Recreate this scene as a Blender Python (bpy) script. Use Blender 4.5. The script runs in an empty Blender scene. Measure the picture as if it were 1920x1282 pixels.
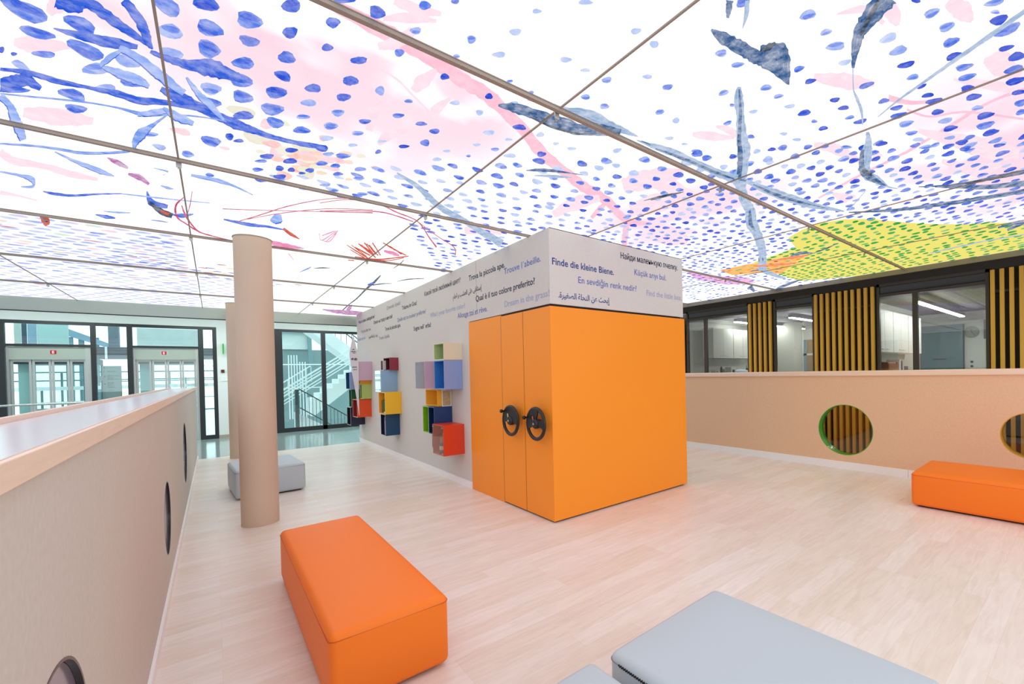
import bpy, bmesh, math, random
from mathutils import Vector, Matrix, noise

# ------------------------------------------------------------------ camera, world, exposure
SC = bpy.context.scene
COL = SC.collection
SC.view_settings.view_transform = 'Standard'
SC.view_settings.look = 'None'
SC.view_settings.gamma = 1.0
SC.view_settings.use_curve_mapping = False
SC.view_settings.exposure = 0.10

YAW, PITCH, ROLL = 0.717501, -0.010655, -0.021149
cam_data = bpy.data.cameras.new('camera')
cam_data.sensor_fit = 'HORIZONTAL'
cam_data.sensor_width = 36.0
cam_data.lens = 826.41 * 36.0 / 1920.0
cam_data.shift_x = -162.76 / 1920.0
cam_data.shift_y = 64.57 / 1920.0
cam_data.clip_start = 0.05
cam_data.clip_end = 200
cam = bpy.data.objects.new('camera', cam_data)
COL.objects.link(cam)
_f = Vector((math.sin(YAW) * math.cos(PITCH), math.cos(YAW) * math.cos(PITCH), math.sin(PITCH)))
_r = Vector((math.cos(YAW), -math.sin(YAW), 0))
_u = _r.cross(_f)
_r2 = _r * math.cos(ROLL) + _u * math.sin(ROLL)
_u2 = -_r * math.sin(ROLL) + _u * math.cos(ROLL)
cam.matrix_world = Matrix(((_r2.x, _u2.x, -_f.x, 0), (_r2.y, _u2.y, -_f.y, 0), (_r2.z, _u2.z, -_f.z, 1.5), (0, 0, 0, 1)))
SC.camera = cam

world = bpy.data.worlds.new('daylight')
SC.world = world
world.use_nodes = True
world.node_tree.nodes['Background'].inputs[0].default_value = (0.74, 0.93, 0.96, 1)
world.node_tree.nodes['Background'].inputs[1].default_value = 1.9
CEILING_GLOW = 1.0
# added fill light behind the camera, brightens the surfaces facing it
_fill = bpy.data.lights.new('window_daylight', 'AREA')
_fill.shape = 'RECTANGLE'; _fill.size = 11.5; _fill.size_y = 1.9
_fill.energy = 68; _fill.color = (1.0, 0.97, 0.95)
window_daylight = bpy.data.objects.new('window_daylight', _fill)
COL.objects.link(window_daylight)
window_daylight.location = (1.2, -4.3, 1.95)
window_daylight.rotation_euler = (math.radians(90), 0, 0)

# ------------------------------------------------------------------ helpers
def lin(c):
    return tuple(((v / 255.0) / 12.92 if v / 255.0 <= 0.04045 else ((v / 255.0 + 0.055) / 1.055) ** 2.4) for v in c)

_mats = {}
def mat(name, rgb, rough=0.5, metal=0.0, spec=0.5, emit=0.0, noise_amt=0.0, noise_scale=30.0, bump=0.0, stretch=(1, 1, 1), coat=0.0):
    if name in _mats:
        return _mats[name]
    m = bpy.data.materials.new(name)
    m.use_nodes = True
    nt = m.node_tree
    b = nt.nodes['Principled BSDF']
    c = lin(rgb)
    b.inputs['Base Color'].default_value = (*c, 1)
    b.inputs['Roughness'].default_value = rough
    b.inputs['Metallic'].default_value = metal
    b.inputs['Specular IOR Level'].default_value = spec
    b.inputs['Coat Weight'].default_value = coat
    if emit:
        b.inputs['Emission Color'].default_value = (*c, 1)
        b.inputs['Emission Strength'].default_value = emit
    if noise_amt or bump:
        tc = nt.nodes.new('ShaderNodeTexCoord')
        mp = nt.nodes.new('ShaderNodeMapping')
        mp.inputs['Scale'].default_value = stretch
        nz = nt.nodes.new('ShaderNodeTexNoise')
        nz.inputs['Scale'].default_value = noise_scale
        nz.inputs['Detail'].default_value = 5
        nt.links.new(tc.outputs['Object'], mp.inputs['Vector'])
        nt.links.new(mp.outputs[0], nz.inputs['Vector'])
        if noise_amt:
            mx = nt.nodes.new('ShaderNodeMix')
            mx.data_type = 'RGBA'
            mx.inputs['A'].default_value = (*[v * (1 - noise_amt) for v in c], 1)
            mx.inputs['B'].default_value = (*[min(1, v * (1 + noise_amt)) for v in c], 1)
            nt.links.new(nz.outputs['Fac'], mx.inputs['Factor'])
            nt.links.new(mx.outputs['Result'], b.inputs['Base Color'])
        if bump:
            bp = nt.nodes.new('ShaderNodeBump')
            bp.inputs['Strength'].default_value = bump
            bp.inputs['Distance'].default_value = 0.002
            nt.links.new(nz.outputs['Fac'], bp.inputs['Height'])
            nt.links.new(bp.outputs[0], b.inputs['Normal'])
    _mats[name] = m
    return m

def glass_mat(name, tint=(242, 250, 250), refl=0.05, rough=0.0):
    """thin clear pane: lets light straight through and mirrors a little"""
    if name in _mats:
        return _mats[name]
    m = bpy.data.materials.new(name)
    m.use_nodes = True
    nt = m.node_tree
    nt.nodes.remove(nt.nodes['Principled BSDF'])
    out = nt.nodes['Material Output']
    tr = nt.nodes.new('ShaderNodeBsdfTransparent')
    tr.inputs[0].default_value = (*lin(tint), 1)
    gl = nt.nodes.new('ShaderNodeBsdfGlossy')
    gl.inputs['Roughness'].default_value = rough
    lw = nt.nodes.new('ShaderNodeLayerWeight')
    lw.inputs['Blend'].default_value = 0.5
    pw = nt.nodes.new('ShaderNodeMath')
    pw.operation = 'POWER'
    pw.inputs[1].default_value = 4.0
    ad = nt.nodes.new('ShaderNodeMath')
    ad.operation = 'ADD'
    ad.use_clamp = True
    ad.inputs[1].default_value = refl
    mx = nt.nodes.new('ShaderNodeMixShader')
    nt.links.new(lw.outputs['Facing'], pw.inputs[0])
    nt.links.new(pw.outputs[0], ad.inputs[0])
    nt.links.new(ad.outputs[0], mx.inputs[0])
    nt.links.new(tr.outputs[0], mx.inputs[1])
    nt.links.new(gl.outputs[0], mx.inputs[2])
    nt.links.new(mx.outputs[0], out.inputs[0])
    _mats[name] = m
    return m

class MB:
    """collects shapes for ONE mesh object"""
    def __init__(self):
        self.v, self.f, self.m = [], [], []
    def add(self, vs, fs, mi=0):
        o = len(self.v)
        self.v += [tuple(p) for p in vs]
        for f in fs:
            self.f.append(tuple(i + o for i in f))
            self.m.append(mi)
        return self
    def box(self, x0, x1, y0, y1, z0, z1, mi=0, skip=''):
        x0, x1 = sorted((x0, x1)); y0, y1 = sorted((y0, y1)); z0, z1 = sorted((z0, z1))
        vs = [(x0, y0, z0), (x1, y0, z0), (x1, y1, z0), (x0, y1, z0), (x0, y0, z1), (x1, y0, z1), (x1, y1, z1), (x0, y1, z1)]
        fs = {'b': (0, 3, 2, 1), 't': (4, 5, 6, 7), 's': (0, 1, 5, 4), 'e': (1, 2, 6, 5), 'n': (2, 3, 7, 6), 'w': (3, 0, 4, 7)}
        return self.add(vs, [fs[k] for k in fs if k not in skip], mi)
    def bar(self, a, b, w, h=None, mi=0, up=(0, 0, 1)):
        """square bar between two points"""
        a, b = Vector(a), Vector(b)
        h = w if h is None else h
        d = (b - a).normalized()
        u = Vector(up)
        if abs(d.dot(u)) > 0.98:
            u = Vector((1, 0, 0))
        s = d.cross(u).normalized() * (w / 2)
        t = s.cross(d).normalized() * (h / 2)
        vs = [p + q for p in (a, b) for q in (s + t, -s + t, -s - t, s - t)]
        return self.add(vs, [(0, 1, 2, 3), (7, 6, 5, 4), (0, 4, 5, 1), (1, 5, 6, 2), (2, 6, 7, 3), (3, 7, 4, 0)], mi)
    def tube(self, pts, r, n=10, mi=0, closed=False):
        pts = [Vector(p) for p in pts]
        k = len(pts)
        rings = []
        prev = None
        for i, p in enumerate(pts):
            if closed:
                d = (pts[(i + 1) % k] - pts[i - 1]).normalized()
            else:
                d = (pts[min(i + 1, k - 1)] - pts[max(i - 1, 0)]).normalized()
            u = prev if prev is not None else (Vector((0, 0, 1)) if abs(d.z) < 0.9 else Vector((1, 0, 0)))
            s = d.cross(u).normalized()
            u = s.cross(d).normalized()
            prev = u
            rr = r[i] if isinstance(r, (list, tuple)) else r
            rings.append([p + (s * math.cos(2 * math.pi * j / n) + u * math.sin(2 * math.pi * j / n)) * rr for j in range(n)])
        vs = [q for ring in rings for q in ring]
        fs = []
        for i in range(k if closed else k - 1):
            a, b = i * n, ((i + 1) % k) * n
            fs += [(a + j, a + (j + 1) % n, b + (j + 1) % n, b + j) for j in range(n)]
        if not closed:
            fs += [tuple(range(n))[::-1], tuple(range((k - 1) * n, k * n))]
        return self.add(vs, fs, mi)
    def lathe(self, prof, c=(0, 0, 0), n=32, mi=0, axis='z'):
        """profile of (radius, height) spun about an axis through c"""
        vs = []
        for (r, h) in prof:
            for j in range(n):
                a = 2 * math.pi * j / n
                p = (r * math.cos(a), r * math.sin(a), h)
                if axis == 'x':
                    p = (p[2], p[0], p[1])
                elif axis == 'y':
                    p = (p[0], p[2], p[1])
                vs.append((p[0] + c[0], p[1] + c[1], p[2] + c[2]))
        fs = []
        for i in range(len(prof) - 1):
            fs += [(i * n + j, i * n + (j + 1) % n, (i + 1) * n + (j + 1) % n, (i + 1) * n + j) for j in range(n)]
        fs += [tuple(range(n))[::-1], tuple(range((len(prof) - 1) * n, len(prof) * n))]
        return self.add(vs, fs, mi)
    def build(self, name, mats, parent=None, smooth=None, bevel=0.0):
        me = bpy.data.meshes.new(name)
        me.from_pydata(self.v, [], self.f)
        for m in (mats if isinstance(mats, (list, tuple)) else [mats]):
            me.materials.append(m)
        me.polygons.foreach_set('material_index', self.m)
        me.validate()
        bm = bmesh.new(); bm.from_mesh(me)
        bmesh.ops.recalc_face_normals(bm, faces=bm.faces)
        bm.to_mesh(me); bm.free()
        o = bpy.data.objects.new(name, me)
        COL.objects.link(o)
        if parent:
            o.parent = parent
        if smooth:
            me.shade_smooth()
            me.set_sharp_from_angle(angle=math.radians(smooth))
        if bevel:
            bv = o.modifiers.new('bevel', 'BEVEL')
            bv.width = bevel; bv.segments = 2; bv.limit_method = 'ANGLE'
        return o

def tag(o, label=None, cat=None, group=None, kind=None):
    if label: o['label'] = label
    if cat: o['category'] = cat
    if group: o['group'] = group
    if kind: o['kind'] = kind
    return o
def struct(o, label=None):
    o['kind'] = 'structure'
    if label: o['label'] = label
    return o
def thing(name, label, cat, loc=(0, 0, 0), rz=0.0, group=None):
    o = bpy.data.objects.new(name, None)
    o.empty_display_size = 0.1
    COL.objects.link(o)
    o.location = loc
    o.rotation_euler = (0, 0, rz)
    return tag(o, label, cat, group)
def bx(name, m, parent, *b, bevel=0.0):
    return MB().box(*b).build(name, m, parent, bevel=bevel)

def copy_tree(o, parent=None):
    c = o.copy(); COL.objects.link(c)
    if parent: c.parent = parent
    for ch in list(o.children):
        copy_tree(ch, c)
    return c

def holed_wall(x0, x1, ya, yb, z0, z1, holes):
    """upright slab between x0 and x1 along y with round holes (yc, zc, r); front face is x0"""
    b = MB()
    n = 64
    loops = [[(ya, z0), (yb, z0), (yb, z1), (ya, z1)]]
    for (yc, zc, r) in holes:
        loops.append([(yc + r * math.cos(2 * math.pi * j / n), zc + r * math.sin(2 * math.pi * j / n)) for j in range(n)])
    for x in (x0, x1):
        bm = bmesh.new()
        es = []
        for lp in loops:
            vs = [bm.verts.new((x, p[0], p[1])) for p in lp]
            es += [bm.edges.new((vs[i], vs[(i + 1) % len(vs)])) for i in range(len(vs))]
        bmesh.ops.triangle_fill(bm, use_beauty=True, use_dissolve=False, edges=es)
        bm.verts.index_update()
        b.add([v.co[:] for v in bm.verts], [tuple(v.index for v in f.verts) for f in bm.faces])
        bm.free()
    for lp in loops:
        k = len(lp)
        vs = [(x0, *p) for p in lp] + [(x1, *p) for p in lp]
        b.add(vs, [(i, (i + 1) % k, k + (i + 1) % k, k + i) for i in range(k)])
    return b

def ring_tube(x0, x1, yc, zc, r_out, r_in, n=64):
    b = MB()
    prof = [(r_in, x0), (r_out, x0), (r_out, x1), (r_in, x1)]
    vs = []
    for (r, x) in prof:
        vs += [(x, yc + r * math.cos(2 * math.pi * j / n), zc + r * math.sin(2 * math.pi * j / n)) for j in range(n)]
    fs = []
    for i in range(4):
        a, c = i * n, ((i + 1) % 4) * n
        fs += [(a + j, a + (j + 1) % n, c + (j + 1) % n, c + j) for j in range(n)]
    return b.add(vs, fs)

def disc(x, yc, zc, r, n=64, th=0.006):
    b = MB()
    vs = [(x, yc + r * math.cos(2 * math.pi * j / n), zc + r * math.sin(2 * math.pi * j / n)) for j in range(n)]
    vs += [(x + th, p[1], p[2]) for p in vs]
    return b.add(vs, [tuple(range(n)), tuple(range(n, 2 * n))] + [(j, (j + 1) % n, n + (j + 1) % n, n + j) for j in range(n)])

def rounded_block(sx, sy, z0, z1, r, top_puff, side_puff):
    """upholstered block centred on x, y = 0"""
    hx, hy, hz = sx / 2, sy / 2, (z1 - z0) / 2
    def ticks(h):
        inner = h - r
        t = [-h + r * (1 - math.cos(a * math.pi / 16)) for a in range(0, 9)]
        mid = [-inner + 2 * inner * k / 10 for k in range(1, 10)]
        return t + mid + [-v for v in reversed(t)]
    tx, ty, tz = ticks(hx), ticks(hy), ticks(hz)
    b = MB()
    def put(grid_a, grid_b, fn):
        na, nb = len(grid_a), len(grid_b)
        vs = []
        for a in grid_a:
            for c in grid_b:
                q = Vector(fn(a, c))
                inn = Vector((max(-hx + r, min(hx - r, q.x)), max(-hy + r, min(hy - r, q.y)), max(-hz + r, min(hz - r, q.z))))
                d = q - inn
                p = inn + (d.normalized() * r if d.length > 1e-9 else d)
                fx, fy, fz = p.x / hx, p.y / hy, p.z / hz
                if fz > 0:
                    p.z += top_puff * fz * max(0, 1 - fx ** 4) * max(0, 1 - fy ** 4)
                p.x += side_puff * fx * max(0, 1 - fz * fz) * max(0, 1 - fy ** 4)
                p.y += side_puff * fy * max(0, 1 - fz * fz) * max(0, 1 - fx ** 4)
                vs.append((p.x, p.y, p.z + z0 + hz))
        fs = [(i * nb + j, (i + 1) * nb + j, (i + 1) * nb + j + 1, i * nb + j + 1) for i in range(na - 1) for j in range(nb - 1)]
        b.add(vs, fs)
    for s in (-1, 1):
        put(tx, ty, lambda a, c: (a, c, s * hz))
        put(tx, tz, lambda a, c: (a, s * hy, c))
        put(ty, tz, lambda a, c: (s * hx, a, c))
    return b

def loop_rr(hx, hy, r, z, n=8):
    pts = []
    for (cx, cy, a0) in ((hx - r, hy - r, 0), (-hx + r, hy - r, 90), (-hx + r, -hy + r, 180), (hx - r, -hy + r, 270)):
        for k in range(n + 1):
            a = math.radians(a0 + 90 * k / n)
            pts.append((cx + r * math.cos(a), cy + r * math.sin(a), z))
    return pts

def weld(o):
    bm = bmesh.new(); bm.from_mesh(o.data)
    bmesh.ops.remove_doubles(bm, verts=bm.verts, dist=1e-4)
    bmesh.ops.recalc_face_normals(bm, faces=bm.faces)
    bm.to_mesh(o.data); bm.free()
    o.data.shade_smooth()
    return o

# Arabic letters in their joined forms, set right to left
_AR = {'ا': 0xFE8D, 'إ': 0xFE87, 'ب': 0xFE8F, 'ة': 0xFE93, 'ت': 0xFE95, 'ث': 0xFE99, 'ح': 0xFEA1, 'ر': 0xFEAD, 'س': 0xFEB1, 'ش': 0xFEB5, 'ص': 0xFEB9,
       'ع': 0xFEC9, 'غ': 0xFECD, 'ق': 0xFED5, 'ل': 0xFEDD, 'م': 0xFEE1, 'ن': 0xFEE5, 'و': 0xFEED, 'ى': 0xFEEF, 'ي': 0xFEF1}
_ONE = set('اإةروى')
def arabic(s):
    out = []
    for i, ch in enumerate(s):
        if ch not in _AR:
            out.append(ch); continue
        prev = i > 0 and s[i - 1] in _AR and s[i - 1] not in _ONE
        nxt = ch not in _ONE and i + 1 < len(s) and s[i + 1] in _AR
        form = (3 if nxt else 1) if prev else (2 if nxt else 0)
        out.append(chr(_AR[ch] + form))
    return ''.join(reversed(out))

def lettering(text, m, parent, origin, xdir, width=None, size=0.1, bold=0.016, center=False, name='lettering', depth=0.0006, ydir=(0, 0, 1)):
    """flat letters standing on a wall: origin = left end of the base line, xdir = reading direction"""
    cu = bpy.data.curves.new(name, 'FONT')
    cu.body = text
    cyr = any('\u0400' <= ch <= '\u04ff' for ch in text)
    cu.offset = 0.0 if cyr else bold
    cu.resolution_u = 3
    tmp = bpy.data.objects.new(name, cu)
    COL.objects.link(tmp)
    dg = bpy.context.evaluated_depsgraph_get()
    me = bpy.data.meshes.new_from_object(tmp.evaluated_get(dg))
    bpy.data.objects.remove(tmp); bpy.data.curves.remove(cu)
    xs = [v.co.x for v in me.vertices]
    x0, x1 = min(xs), max(xs)
    sx = (width / (x1 - x0)) if width else size
    xd, up = Vector(xdir), Vector(ydir)
    nrm = xd.cross(up)
    off = (x0 + x1) / 2 if center else x0
    for v in me.vertices:
        v.co = Vector(origin) + xd * ((v.co.x - off) * sx) + up * (v.co.y * size) + nrm * depth
    if cyr:                                   # heavier strokes: the same letters once more, a hair to the side
        bm = bmesh.new(); bm.from_mesh(me)
        dup = bmesh.ops.duplicate(bm, geom=bm.verts[:] + bm.edges[:] + bm.faces[:])['geom']
        bmesh.ops.translate(bm, verts=[g for g in dup if isinstance(g, bmesh.types.BMVert)], vec=xd * (.034 * size) + up * (.012 * size) + nrm * .0002)
        bm.to_mesh(me); bm.free()
    me.name = name
    me.materials.clear(); me.materials.append(m)
    o = bpy.data.objects.new(name, me)
    COL.objects.link(o)
    o.parent = parent
    return o

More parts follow.
